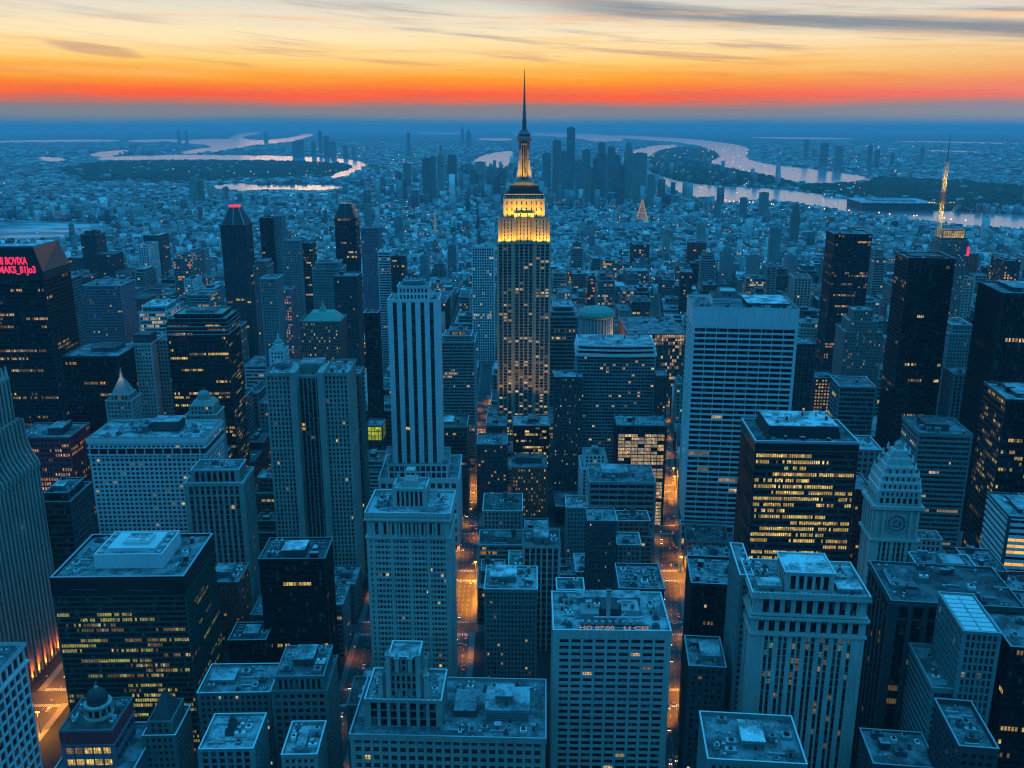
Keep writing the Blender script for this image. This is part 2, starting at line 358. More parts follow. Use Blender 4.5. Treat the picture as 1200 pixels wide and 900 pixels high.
mb = MB()
for poly in RIV['river']:
    # smooth the outline once (Chaikin) in ground space
    A_ = sum(poly[j][0] * poly[(j + 1) % len(poly)][1] - poly[(j + 1) % len(poly)][0] * poly[j][1] for j in range(len(poly))); sg_ = 1 if A_ > 0 else -1; q_ = []
    for j in range(len(poly)):
        a, b, c = poly[j - 1], poly[j], poly[(j + 1) % len(poly)]; nx_ = ny_ = 0
        for u_, v_ in ((a, b), (b, c)): dx_, dy_ = v_[0] - u_[0], v_[1] - u_[1]; L_ = math.hypot(dx_, dy_) or 1; nx_ += sg_ * dy_ / L_; ny_ -= sg_ * dx_ / L_
        L_ = math.hypot(nx_, ny_) or 1; o_ = .35 if b[1] < 182 else .9; q_.append((b[0] + o_ * nx_ / L_, max(151.5, b[1] + o_ * ny_ / L_)))
    P = [gnd(a, b) for a, b in q_]
    for _ in range(2):
        Q = []
        for i in range(len(P)):
            a, b = P[i], P[(i + 1) % len(P)]
            Q += [(a[0] * .75 + b[0] * .25, a[1] * .75 + b[1] * .25), (a[0] * .25 + b[0] * .75, a[1] * .25 + b[1] * .75)]
        P = Q
    RP.append(np.array(P))
    ar = sum(P[j][0] * P[(j + 1) % len(P)][1] - P[(j + 1) % len(P)][0] * P[j][1] for j in range(len(P)))
    if ar < 0: P = P[::-1]
    mb.quad([(x, y, 1.0) for x, y in P], 'water')
tag(mb.build('river'), kind='structure')
# bright open flats on the left
P = [gnd(a, b) for a, b in [(-30,261),(0,260.7),(40,258.7),(93,260),(127,262.7),(137,268),(127,275),(100,280),(67,282.7),(-30,284)]]
FL = np.array(P); mb = MB(); mb.quad([(x, y, .6) for x, y in P], 'snow_field'); tag(mb.build('field'), kind='structure')

BB = {}
def inpoly(x, y, P):
    if np.ndim(x) == 0:
        k = id(P)
        if k not in BB: BB[k] = (P[:, 0].min(), P[:, 0].max(), P[:, 1].min(), P[:, 1].max(), P)
        b = BB[k]
        if not (b[0] < x < b[1] and b[2] < y < b[3]): return False
    x = np.asarray(x); y = np.asarray(y); r = np.zeros(x.shape, bool); n = len(P)
    for i in range(n):
        x0, y0 = P[i]; x1, y1 = P[(i + 1) % n]
        if y0 == y1: continue
        r ^= ((y0 > y) != (y1 > y)) & (x < (x1 - x0) * (y - y0) / (y1 - y0) + x0)
    return r

# avenues: (x at y=0, slope, half width, y start, y end)
AV = {'A': (-41, 0.0, 7.8, 300, 2600), 'B': (36.5, .139, 8.6, 200, 2600), 'C': (-112, 0, 7, 300, 2200), 'D': (-272, 0, 7.5, 300, 2200), 'E': (-320, 0, 10, 200, 2200),
      'G': (36.5 + 175, .139, 8, 300, 2200), 'I': (36.5 + 330, .139, 8, 300, 2200), 'J': (-470, 0, 8, 300, 2200)}
CROSS = [470, 560.0, 652, 741, 838, 945, 1050, 1160, 1290, 1420, 1560, 1700, 1850, 2000]
def strip(mb, av, off0, off1, y0, y1, z, m, zb=None):
    x0, s, hw, *_ = av
    a = [(x0 + s * y0 + off0, y0), (x0 + s * y0 + off1, y0), (x0 + s * y1 + off1, y1), (x0 + s * y1 + off0, y1)]
    if zb is None: mb.quad([(x, y, z) for x, y in a], m)
    else: mb.prism(a, zb, z, m)
mr = MB(); mp = MB(); ml = MB()
for k, av in AV.items():
    strip(mr, av, -av[2], av[2], av[3], av[4], .02, 'asphalt')
    yy = [av[3]] + CROSS + [av[4]]
    for i in range(len(yy) - 1):
        a, b = yy[i] + (7 if i else 0), yy[i + 1] - (7 if i < len(yy) - 2 else 0)
        for sg in (-1, 1):
            strip(mp, av, sg * av[2], sg * (av[2] + 4.5), a, b, .15, 'pavement', -.1)
        if i < 8:
            for off in ((-av[2] / 2, 0, av[2] / 2) if k in 'AB' else (0,)):
                y = a + 4
                while y < b - 6: strip(ml, av, off - .12, off + .12, y, y + 3.2, .028, 'lane_paint'); y += 8
            for e in (a + .6, b - 4.2):                     # zebra crossings
                x = -av[2] + .6
                while x < av[2] - .8: strip(ml, av, x, x + .6, e, e + 3, .028, 'lane_paint'); x += 1.3
for y in CROSS: mr.quad([(-900, y - 6, .012), (900, y - 6, .012), (900, y + 6, .012), (-900, y + 6, .012)], 'asphalt')
tag(mr.build('road'), kind='structure'); tag(mp.build('pavement'), kind='structure'); tag(ml.build('road_marking'), kind='structure')

# ------------------------------------------------------------------ building class
FOOT = []         # (cx, cy, hw, hd, rot, z, px0, px1, vb, D, short)
class T:
    lr = None
    def __init__(s, name, label, short, x0, x1, y, D, dep, vp=600, wall='limestone', roof='roof_mid', vb=None, world=None, glass='glass', cat='building', group=None, reg=True, seed=None):
        if world: X0, Y0, s.W, s.z, ph = world; 
        else:
            X0, s.z = unproj(x0, y, D); Y0 = D
            tp = (vp - 600) * CT / F; ph = math.atan(tp)
            # width so that the right corner projects to x1
            c, sn = math.cos(ph), math.sin(ph); k = (x1 - 600) / F
            # (X0+w c) = k*((D - w sn) CT - (z-H) ST)
            s.W = (k * (D * CT - (s.z - H) * ST) - X0) / (c + k * sn * CT)
        s.d = dep; s.rot = -ph; s.wall = wall; s.roofm = roof; s.glass = glass
        s.root = empty(name, (X0 + s.W / 2 * math.cos(ph), Y0 - s.W / 2 * math.sin(ph), 0), -ph)
        tag(s.root, label, cat, group); s.mb = MB(); s.rng = random.Random(seed if seed is not None else hash((round(X0), round(Y0))) % 9999)
        s.X0 = X0; s.short = short
        cx = X0 + math.cos(ph) * s.W / 2 + math.sin(ph) * dep / 2; cyy = Y0 - math.sin(ph) * s.W / 2 + math.cos(ph) * dep / 2
        if reg:
            if world:
                ps = [proj(s.root.location.x + a, Y0 + b, zz)[0] for a in (-s.W / 2, s.W / 2) for b in (0, dep) for zz in (0, s.z)]; x0, x1 = min(ps), max(ps); y = proj(X0, Y0, s.z)[1]
            yb = proj(X0, Y0, 0)[1]; FOOT.append((cx, cyy, s.W / 2, dep / 2, s.rot, s.z, x0, x1, vb if vb else y + .75 * (yb - y), Y0, short))
    def core(s, x0, x1, y0, y1, z0, z1, m=None): s.mb.box(x0, x1, y0, y1, z0, z1 - .03, m or s.wall)
    def facade(s, x0, x1, y0, y1, z0, z1, bay=3.4, fh=3.9, pw=1., sp=1.3, rp=.45, rs=.3, cs=.8, lit=.05, runs=True, litm=('lit_yellow', 'lit_dim'), mode='band', faces='FRL', pm=None, sm=None,
               big=None, glass=None, dbl=0, rowlit=None, corem=None, rl=(.08, .5)):
        mb = s.mb; r = s.rng; pm = pm or s.wall; sm = sm or s.wall; gl = glass or s.glass
        s.core(x0, x1, y0, y1, z0, z1, corem)
        nf = max(1, round((z1 - z0) / fh)); ch = (z1 - z0) / nf; rc = max(rp, rs) + .06
        for (cx, cyy) in ((x0, y0), (x1, y0)) + (((x0, y1), (x1, y1)) if 'B' in faces else ()):
            mb.box(cx - (rc if cx == x0 else cs), cx + (rc if cx == x1 else cs), cyy - (rc if cyy == y0 else cs), cyy + (rc if cyy == y1 else cs), z0, z1, pm)
        rows = [MB() for _ in range(nf)]; strips = []; cells = []
        if mode == 'band':
            for j in range(nf):
                zz = z0 + j * ch + sp / 2 - .05
                for f in faces:
                    a, b = (x0, x1) if f in 'FB' else (y0, y1); rows[j].fbox((f, x0, x1, y0, y1), a - .03, b + .03, zz, zz + .09, -.02, .07, 'steel')
        for f in faces:
            fr = (f, x0, x1, y0, y1); a, b = (x0, x1) if f in 'FB' else (y0, y1)
            a += cs; b -= cs; nb = max(1, round((b - a) / bay)); cw = (b - a) / nb
            for i in range(nb + 1):
                ww = pw; rr = rp
                if big and i % big[0] == big[2] % big[0]: ww = big[1]; rr = rp * 1.25
                u = a + i * cw; mb.fbox(fr, max(a, u - ww / 2), min(b, u + ww / 2), z0, z1 - .02, 0, rr, pm)
            if sp > 0:
                for j in range(nf + 1):
                    zz = z0 + j * ch; mb.fbox(fr, a - .01, b + .01, max(z0, zz - sp / 2), min(z1 - .01, zz + sp / 2), 0, rs, sm)
            st = [MB() for _ in range(nb)] if mode == 'strip' else None
            if st:
                for i in range(nb): st[i].fbox(fr, a + i * cw + pw / 2 + .02, a + (i + 1) * cw - pw / 2 - .02, z0 + .02, z1 - .05, -.02, .03, sm)
            for j in range(nf):
                L = [0] * nb
                lf = lit * (rowlit(f, j, nf) if rowlit else 1)
                if runs:
                    p = min(.97, lf * 3.2)
                    if r.random() < p:
                        for _ in range(r.choice((1, 2, 3, 4))):
                            i0 = r.randrange(-nb // 4, nb); n = max(1, int(nb * r.uniform(*rl))); q = 1 if r.random() < .62 else 2
                            for i in range(max(0, i0), min(nb, i0 + n)):
                                if r.random() < .82: L[i] = q if r.random() < .85 else 3 - q
                else:
                    for i in range(nb):
                        q = r.random()
                        if q < lf: L[i] = 1 if q < lf * .6 else 2
                for i in range(nb):
                    u0 = a + i * cw; u1 = u0 + cw; zz0 = z0 + j * ch; zz1 = zz0 + ch
                    w0 = pw / 2 + .02
                    q = (fr, u0 + w0, u1 - w0, zz0 + sp / 2, zz1 - sp / 2, .05)
                    mt = gl if L[i] == 0 else litm[L[i] - 1]
                    if L[i] and r.random() < .10: mt = r.choice(('lit_pale', 'lit_dim', 'lit_warm')) if litm[0] not in ('lit_lime', 'lit_strong') else mt
                    if mode == 'band': rows[j].fquad(*q, mt)
                    elif mode == 'strip': st[i].fquad(*q, mt)
                    else: cells.append((f != 'F', -zz0, q, mt))
            if mode == 'strip':
                for x in st: x.build('glazing_strip', s.root)
        if mode == 'band':
            for x in rows: x.build('glazing_band', s.root)
        elif mode == 'single':
            cells.sort(key=lambda c: (c[0], c[1])); 
            for k, (_, _, q, mt) in enumerate(cells):
                if k < 96:
                    fr, u0, u1, za, zb, d = q; key = (fr[0], round(u1 - u0, 2), round(zb - za, 2), mt, pm)
                    if key not in WCACHE:
                        w_ = MB(); hu, hz = (u1 - u0) / 2, (zb - za) / 2; f0 = (fr[0], 0, 0, 0, 0)
                        w_.fquad(f0, -hu, hu, -hz, hz, .05, mt); w_.fbox(f0, -hu, hu, -.06, .06, .05, .14, 'steel'); w_.fbox(f0, -.05, .05, -hz, hz, .05, .12, 'steel')
                        w_.fbox(f0, -hu, hu, -hz, -hz + .15, .05, .3, pm)
                        WCACHE[key] = w_.mesh('window')
                    o = bpy.data.objects.new('window', WCACHE[key]); col.objects.link(o); o.parent = s.root
                    uc, zc = (u0 + u1) / 2, (za + zb) / 2
                    o.location = {'F': (uc, fr[3], zc), 'B': (uc, fr[4], zc), 'R': (fr[2], uc, zc), 'L': (fr[1], uc, zc)}[fr[0]]
            rest = MB()
            for c in cells[96:]: rest.fquad(*c[2], c[3])
            o = rest.build('window_rest', s.root)
            if o: o['kind'] = 'stuff'; o.name = 'further_glazing'
    def cornice(s, x0, x1, y0, y1, z, h=1.2, o=1., m=None): s.mb.box(x0 - o, x1 + o, y0 - o, y1 + o, z - h, z, m or s.wall)
    def roof(s, x0, x1, y0, y1, z, m=None, ph=1.4, o=.6, pm=None, name='roof', th=.6):
        b = MB(); m = m or s.roofm; pm = pm or s.wall
        b.box(x0 - o, x1 + o, y0 - o, y1 + o, z - .01, z + .3, m); p = .03
        b.box(x0 - o - p, x1 + o + p, y0 - o - p, y0 - o + th, z + .1, z + ph, pm); b.box(x0 - o - p, x1 + o + p, y1 + o - th, y1 + o + p, z + .1, z + ph, pm)
        b.box(x0 - o - p, x0 - o + th, y0 - o + th + .01, y1 + o - th - .01, z + .1, z + ph - .02, pm); b.box(x1 + o - th, x1 + o + p, y0 - o + th + .01, y1 + o - th - .01, z + .1, z + ph - .02, pm)
        c = s.rng.choice(('concrete', 'grey_stone', 'metal_light')) if s.rng.random() < .55 else 'metal_light' if pm in ('slate', 'dark_metal', 'black_panel', 'green_panel', 'red_granite', 'red_brick', 'brownstone') else 'white_panel'; q = p + .07
        b.box(x0 - o - q, x1 + o + q, y0 - o - q, y0 - o + th + .07, z + ph, z + ph + .16, c); b.box(x0 - o - q, x1 + o + q, y1 + o - th - .07, y1 + o + q, z + ph, z + ph + .16, c)
        b.box(x0 - o - q, x0 - o + th + .07, y0 - o + th + .08, y1 + o - th - .08, z + ph, z + ph + .15, c); b.box(x1 + o - th - .07, x1 + o + q, y0 - o + th + .08, y1 + o - th - .08, z + ph, z + ph + .15, c)
        s.lr = b.build(name, s.root); return s.lr
    def unit(s, x0, x1, y0, y1, z0, z1, m='concrete', top='roof_mid', name='penthouse', detail=True):
        b = MB(); b.box(x0, x1, y0, y1, z0, z1, m)
        b.box(x0 - .3, x1 + .3, y0 - .3, y1 + .3, z1 - .01, z1 + .35, top)
        if detail and x1 - x0 > 5:
            for k in range(1, int((z1 - z0) / 1.3)): b.box(x0 + .4, x1 - .4, y0 - .18, y0 + .01, z0 + k * 1.3, z0 + k * 1.3 + .5, 'steel')
            b.box(x0 + (x1 - x0) * .55, x0 + (x1 - x0) * .55 + 1.2, y0 - .08, y0 + .01, z0, z0 + 2.2, 'black_panel')
        return b.build(name, s.lr if z0 > s.z * .3 and name in ('penthouse', 'plant_room') and s.lr else s.root)
    def clutter(s, x0, x1, y0, y1, z, n=8, big=1., tank=False):
        r = s.rng; z += .3; occ = []; n = int(n * (2.9 if s.root.location.y < 700 else 1.7))
        for _ in range(n):
            k = r.random()
            w_, d_ = r.uniform(1.6, 5.5) * big, r.uniform(1.6, 4.5) * big
            for _t in range(6):
                x = r.uniform(x0 + w_ / 2 + 1, max(x0 + w_ / 2 + 1.1, x1 - w_ / 2 - 1)); y = r.uniform(y0 + d_ / 2 + 1, max(y0 + d_ / 2 + 1.1, y1 - d_ / 2 - 1))
                if all(abs(x - a) > (w_ + c) / 2 + .4 or abs(y - b) > (d_ + e) / 2 + .4 for a, b, c, e in occ): break
            else: continue
            occ.append((x, y, w_, d_)); b = MB()
            if k < .5:
                h = r.uniform(1.2, 3.2); mm = r.choice(('metal_light', 'concrete', 'steel', 'white_panel'))
                b.box(x - w_ / 2, x + w_ / 2, y - d_ / 2, y + d_ / 2, z, z + h, mm)
                b.lathe(x, y, [(min(w_, d_) * .35, z + h - .01), (min(w_, d_) * .35, z + h + .5)], 'black_panel', 10)
                b.box(x - w_ / 2 - .1, x + w_ / 2 + .1, y - d_ / 2 - .1, y + d_ / 2 + .1, z + h * .2, z + h * .3, 'steel'); b.build('cooling_unit', s.lr or s.root)
            elif k < .65:
                L = r.uniform(5, 12) * big; L = min(L, (x1 - x0) * .5); xa = max(x0 + 1, x - L / 2); b.box(xa, xa + L, y - .35, y + .35, z + .5, z + 1.2, 'metal_light')
                b.box(xa + .6, xa + .9, y - .2, y + .2, z, z + .51, 'steel'); b.box(xa + L - 1, xa + L - .7, y - .2, y + .2, z, z + .51, 'steel'); b.build('duct', s.lr or s.root)
            elif k < .8:
                b.lathe(x, y, [(.5, z), (.5, z + 1.4), (.8, z + 1.45), (.8, z + 1.8), (.2, z + 2.1)], 'metal_light', 10); b.build('vent', s.lr or s.root)
            elif k < .9:
                h = r.uniform(2.6, 4.); b.box(x - w_ / 2, x + w_ / 2, y - d_ / 2, y + d_ / 2, z, z + h, s.wall); b.box(x - w_ / 2 - .2, x + w_ / 2 + .2, y - d_ / 2 - .2, y + d_ / 2 + .2, z + h - .01, z + h + .25, 'roof_light')
                b.box(x - .5, x + .5, y - d_ / 2 - .06, y - d_ / 2 + .01, z, z + 2.1, 'black_panel'); b.build('stair_head', s.lr or s.root)
            else:
                b.bar((x, y, z), (x, y, z + r.uniform(5, 9)), .09, 'steel', 5, .04); b.bar((x - .6, y, z + 3.5), (x + .6, y, z + 3.5), .05, 'steel'); b.build('antenna', s.lr or s.root)
        if tank: s.tank(x0 + (x1 - x0) * r.uniform(.2, .8), y0 + (y1 - y0) * r.uniform(.5, .8), z)
    def rail(s, x0, x1, y0, y1, z):
        b = MB()
        for h in (.6, 1.1):
            for p_, q_ in (((x0, y0), (x1, y0)), ((x1, y0), (x1, y1)), ((x1, y1), (x0, y1)), ((x0, y1), (x0, y0))): b.bar((*p_, z + h), (*q_, z + h), .05, 'metal_light')
        b.build('railing', s.lr or s.root)
    def tank(s, x, y, z):
        b = MB()
        for a in (-1.3, 1.3):
            for c in (-1.3, 1.3): b.bar((x + a, y + c, z), (x + a * .9, y + c * .9, z + 3), .14, 'steel')
        b.lathe(x, y, [(2.1, z + 3), (2.05, z + 7), (2.2, z + 7.02), (.1, z + 8.6)], 'timber', 14); b.build('water_tank', s.lr or s.root)
    def done(s):
        s.mb.build('wall', s.root); return s
WCACHE = {}
def text(parent, txt, size, loc, m, rot=(math.pi / 2, 0, 0), ext=.15, name='lettering', sx=1., width=None):
    cu = bpy.data.curves.new(name, 'FONT'); cu.body = txt; cu.size = size; cu.extrude = ext; cu.materials.append(MATS[m]); cu.offset = .03 * size
    o = bpy.data.objects.new(name, cu); col.objects.link(o); o.location = loc; o.rotation_euler = rot; o.scale = (sx, 1, 1)
    me = bpy.data.meshes.new_from_object(o)
    if width: sx = width / (max(v.co.x for v in me.vertices) - min(v.co.x for v in me.vertices))
    bpy.data.objects.remove(o); o = bpy.data.objects.new(name, me); col.objects.link(o); o.location = loc; o.rotation_euler = rot; o.scale = (sx, 1, 1)
    if parent: o.parent = parent
    return o
def dome(mb, cx, cyy, z, r, h, m, n=20, k=7, ribs=0):
    mb.lathe(cx, cyy, [(max(.05, r * math.cos(i / k * math.pi / 2)), z + h * math.sin(i / k * math.pi / 2)) for i in range(k + 1)], m, n)
def lamp(parent, loc, power, color=(1, .45, .1), radius=1., kind='POINT', size=None, rot=None, name='floodlight', spot=None):
    d = bpy.data.lights.new(name, kind); d.energy = power; d.color = color
    if kind == 'AREA': d.shape = 'RECTANGLE'; d.size, d.size_y = size
    else: d.shadow_soft_size = radius
    if kind == 'SPOT': d.spot_size = R(spot or 70); d.spot_blend = .6
    o = bpy.data.objects.new(name, d); col.objects.link(o); o.location = loc
    if rot: o.rotation_euler = rot
    if parent: o.parent = parent
    return o
# ------------------------------------------------------------------ the landmark towers
def zp(py, D): return unproj(600, py, D)[1]
def simple(name, label, short, x0, x1, y, D, dep, vp=600, wall='buff_stone', roof='roof_mid', st={}, vb=None, z0=0., cut=None, cl=8, pent=None, tiers=(), par=1.4, big=1., tank=False, corn=0, **kw):
    """one block with optional set-back tiers: (dz up, inset sides, inset front, inset back, style)"""
    t = T(name, label, short, x0, x1, y, D, dep, vp, wall, roof, vb, **kw)
    a = t.W / 2; d = t.d; f = dict(st)
    t.facade(-a, a, 0, d, z0, t.z, **f)
    if corn: t.cornice(-a, a, 0, d, t.z - .02, 1.3, corn); t.cornice(-a, a, 0, d, t.z - 9, .8, corn * .7)
    z = t.z; xa, xb, ya, yb = -a, a, 0, d
    t.roof(xa, xb, ya, yb, z, ph=par)
    for (dz, i, fr_, bk, *s2) in tiers:
        xa += i; xb -= i; ya += fr_; yb -= bk; z2 = z + dz
        t.facade(xa, xb, ya, yb, z, z2, **dict(f, **(s2[0] if s2 else {})))
        t.roof(xa, xb, ya, yb, z2, ph=1.2, name='upper_roof'); z = z2
    if pent:
        px0, px1, py0, py1, h, *mm = pent; w_ = xb - xa; e = yb - ya
        t.unit(xa + w_ * px0, xa + w_ * px1, ya + e * py0, ya + e * py1, z + .28, z + h, *(mm or ['concrete', 'roof_light']))
        if cl: t.clutter(xa + 1, xa + w_ * px0 - .5 if px0 > .3 else xa + w_ * px1 - 6, ya + 1, yb - 1, z, cl // 2, big); t.clutter(xa + w_ * px1 + .5 if px1 < .8 else xa + 2, xb - 1, ya + 1, yb - 1, z, cl // 2, big)
    elif cl: t.clutter(xa + 1.5, xb - 1.5, ya + 1.5, yb - 1.5, z, cl, big, tank)
    t.ztop = z; t.ext = (xa, xb, ya, yb)
    t.done(); return t
def G(**k): return dict(dict(bay=3.4, fh=3.9, pw=1.2, sp=1.6), **k)
PUNCH = G(bay=3.2, pw=1.5, sp=1.9, lit=.02, runs=False, litm=('lit_dim', 'lit_yellow'))
RIB = G(bay=1.7, pw=.16, sp=1.6, rp=.12, rs=.4, lit=.2)
DARKRIB = G(bay=1.7, pw=.18, sp=1.3, rp=.3, rs=.2, lit=.10)
PIER = G(bay=3.6, pw=1.5, sp=1.4, rp=.9, rs=.25, lit=.02, runs=False)

# --- the golden-crowned tower
D = 1088
t = T('skyscraper', 'tall stepped skyscraper with floodlit golden crown and slender spire', 'golden-crowned tower', 583, 645, 286, D, 55, 614, 'buff_stone', 'roof_mid', vb=500)
a = t.W / 2; z1, z2, z3 = zp(286, D), zp(253, D), zp(235, D)
rl = lambda f, j, n: 2.2 if j < n * .30 else (2.8 if j % 8 in (3, 4) else .3)
for (xa, xb, ya) in ((-a, -a * .42, 0), (-a * .42 + 1.2, a * .42 - 1.2, 2.5), (a * .42, a, 0)):
    t.facade(xa, xb, ya, 50, 30, z1, bay=5.2, fh=3.75, pw=1.5, sp=1.5, rp=.8, rs=.12, cs=1.0, lit=.15, litm=('lit_warm', 'lit_dim'), sm='grey_stone', mode='strip', faces='F' if xb < a and xa > -a else 'FRL', rowlit=rl)
t.facade(-a - 14, a + 10, -6, 58, 0, 30, **G(lit=.25, litm=('lit_warm', 'lit_orange'))); t.roof(-a - 14, a + 10, -6, 58, 30)
t.roof(-a, a, 0, 50, z1, name='ledge', ph=1.0)
b2 = a * .95
GOLD = dict(bay=4.4, fh=4.2, pw=3.1, sp=1.2, rp=.7, rs=.2, lit=0, mode='strip', glass='glass_dark')
t.facade(-b2, -b2 * .40, 2, 46, z1 + .3, z2 - 4, **GOLD); t.facade(b2 * .40, b2, 2, 46, z1 + .3, z2 - 4, **GOLD); t.facade(-b2 * .40 + .9, b2 * .40 - .9, 4.5, 46, z1 + .3, z2 + 3, **dict(GOLD, faces='F'))
t.roof(-b2, b2, 2, 46, z2 - 4, name='ledge', ph=1.0)
b3 = b2 * .80
t.facade(-b3, b3, 8, 40, z2 - 3.7, z3, bay=6, fh=6.5, pw=4.6, sp=3.2, rp=.5, rs=.3, lit=0, mode='strip', glass='glass_dark'); t.roof(-b3, b3, 8, 40, z3, ph=1.2, name='ledge')
z4, z5 = zp(224, D + 12), zp(216, D + 16)
t.mb.box(-b3 * .93, b3 * .93, 10, 38, z3, z4 - 3, 'slate'); t.cornice(-b3 * .93, b3 * .93, 10, 38, z4 - 3, 1, .8, 'buff_stone'); t.mb.box(-b3 * .80, b3 * .80, 12, 36, z4 - 3, z4, 'slate')
t.mb.box(-b3 * .72, b3 * .72, 13, 35, z4, z5 - 1, 'slate'); t.cornice(-b3 * .66, b3 * .66, 14, 34, z5, 1, .8, 'buff_stone')
for q in range(12): t.mb.box(-b3 * .9 + q * b3 * 1.8 / 12, -b3 * .9 + q * b3 * 1.8 / 12 + 2.2, 9.7, 10.01, z3 + 1, z4 - 5, 'buff_stone')
# mast shaft with wings and lit window strip
mc = 24.; zb, zt = z5 - .5, zp(166, D + mc)
m = MB()
m.lathe(0, mc, [(8.4, zb), (8.0, zb + 5), (7.2, zb + 9), (6.6, zt - 14), (6.4, zt)], 'steel', 16)
for k in range(4):
    A = k * math.pi / 2 + math.pi / 4
    for q, (r0, hh) in enumerate(((15.5, 9), (13.2, 17), (11.2, 28), (9.4, 40))):
        cxx, cyy = math.cos(A), math.sin(A)
        m.bar((cxx * (r0 - 1.2), mc + cyy * (r0 - 1.2), zb), (cxx * (r0 - 3.2), mc + cyy * (r0 - 3.2), zb + hh), 2.3, 'metal_light', 4, 1.5)
m.build('mast_shaft', t.root)
m = MB(); m.box(-3.3, 3.3, mc - 8.9, mc - 5.8, zb + 4.5, zt - 2, 'buff_stone')
m.build('mast_front', t.root)
for k in range(3):
    m = MB(); m.box(-2.7 + k * 2.0, -1.3 + k * 2.0, mc - 9.05, mc - 8.88, zb + 6, zt - 4, 'glass_dark'); m.build('mast_window', t.root)
m = MB(); m.box(-11, 11, mc - 13, mc - 9.1, zb, zb + 3.2, 'buff_stone'); m.box(-7.5, 7.5, mc - 12, mc - 8.8, zb + 3.2, zb + 5.6, 'buff_stone'); m.build('mast_base', t.root)
zc = zp(152, D + mc)
m = MB(); m.lathe(0, mc, [(7.8, zt), (8.2, zt + 1), (8.2, zt + 5), (7.4, zt + 6), (7.4, zt + 9), (5.6, zt + 10.5), (4.4, zt + 13), (3., zc)], 'steel', 16)
for k in range(16):
    A = k * math.pi / 8; m.bar((8.2 * math.cos(A), mc + 8.2 * math.sin(A), zt + .5), (8.2 * math.cos(A), mc + 8.2 * math.sin(A), zt + 5.5), .28, 'metal_light')
m.build('observation_drum', t.root)
ztip = zp(81, D + mc); m = MB(); L = ztip - zc
m.lathe(0, mc, [(2.9, zc), (2.3, zc + L * .12), (3.0, zc + L * .13), (2.3, zc + L * .17), (1.7, zc + L * .25), (2.2, zc + L * .26), (1.5, zc + L * .30), (1.1, zc + L * .5), (.8, zc + L * .7), (.3, zc + L)], 'steel', 8)
for k in range(24):
    zz = zc + L * (.05 + .028 * k); m.lathe(0, mc, [(2.6 - .07 * k, zz), (2.6 - .07 * k, zz + .5)], 'steel', 6)
m.build('spire', t.root)
t.done()
# floodlights on the ledges; the first row is an added warm shaft wash
for k in range(6): lamp(t.root, (-a + 4 + k * (2 * a - 8) / 5, -20, 33), 42000, (1, .55, .22), .6, 'SPOT', rot=(R(180 - 9), 0, 0), spot=46)
yel = (1, .52, .008)
for k in range(7):
    x = -a + 3 + k * (2 * a - 6) / 6
    lamp(t.root, (x, -4.2, z1 + .5), 15000, yel, .5, 'SPOT', rot=(R(180 - 14), 0, 0), spot=120)
for k in range(4):
    for sx in (-1, 1): lamp(t.root, (sx * (a + 4), 6 + k * 11, z1 + .5), 7500, yel, .5, 'SPOT', rot=(R(180), R(-sx * 14), 0), spot=120)
for k in range(5):
    x = -b3 + 3 + k * (2 * b3 - 6) / 4
    lamp(t.root, (x, -3.5, z2 - 3.5), 25000, yel, .4, 'SPOT', rot=(R(180 - 28), 0, 0), spot=110)
for sx in (-1, 1): lamp(t.root, (sx * (b3 + 3), 20, z2 - 3.2), 9000, yel, .4, 'SPOT', rot=(R(180), R(-sx * 12), 0), spot=125)
for x in (-7, 0, 7): lamp(t.root, (x, mc - 17.5, z5 + .8), 32000, (1, .54, .008), .4, 'SPOT', rot=(R(180 - 15), R(-x * 1.0), 0), spot=75)
lamp(t.root, (0, mc - 15.2, z5 + 6), 26000, (1, .54, .008), .4, 'SPOT', rot=(R(180 - 10), 0, 0), spot=40)

# --- pier tower left of it
t = T('skyscraper', 'slim cream slab tower with broad vertical piers and boxy crown', 'slim cream pier tower', 455, 513, 353, 800, 32, 590, 'white_panel', 'roof_light', vb=545)
a = t.W / 2; zt = t.z
t.facade(-a, a, 0, t.d, 62, zt - 1, bay=7.4, fh=3.8, pw=4.6, sp=1.2, rp=.9, rs=.15, cs=1.6, lit=.01, runs=False, mode='strip', sm='slate', faces='FRL')
t.roof(-a, a, 0, t.d, zt - 1, ph=2.2, o=.9)
t.facade(-a * .62, a * .62, 6, 26, zt, zt + 11, **G(bay=3, fh=5.5, pw=1.4, sp=2.4, lit=0)); t.roof(-a * .62, a * .62, 6, 26, zt + 11, ph=1.6, name='crown_roof', o=.9)
t.unit(-a * .45, a * .45, 10, 22, zt + 11.3, zt + 16, 'limestone', 'roof_light'); t.clutter(-a + 1, -a * .62 - 1, 1, 30, zt - 1, 5, .6); t.clutter(a * .62 + 1, a - 1, 1, 30, zt - 1, 5, .6); t.clutter(-a * .4, a * .4, 11, 21, zt + 15.9, 6, .5)
zz = zp(563, 790)
t.facade(-a - 13, a + 16, -12, 52, 0, zz, **G(bay=6.4, fh=9, pw=2.6, sp=3.4, lit=.03, runs=False, mode='single')); t.cornice(-a - 13, a + 16, -12, 52, zz, 2, .9); t.roof(-a - 13, a + 16, -12, 52, zz, 'roof_mid', 2.4, name='podium_roof')
t.facade(-a - 5, a + 6, -6, 40, zz + .3, zz + 13, **G(bay=5, fh=6.5, lit=.02, runs=False)); t.roof(-a - 5, a + 6, -6, 40, zz + 13, 'roof_mid', 1.8, name='setback_roof')
t.clutter(-a - 12, a + 14, -11, -7, zz, 5, .5); t.done()

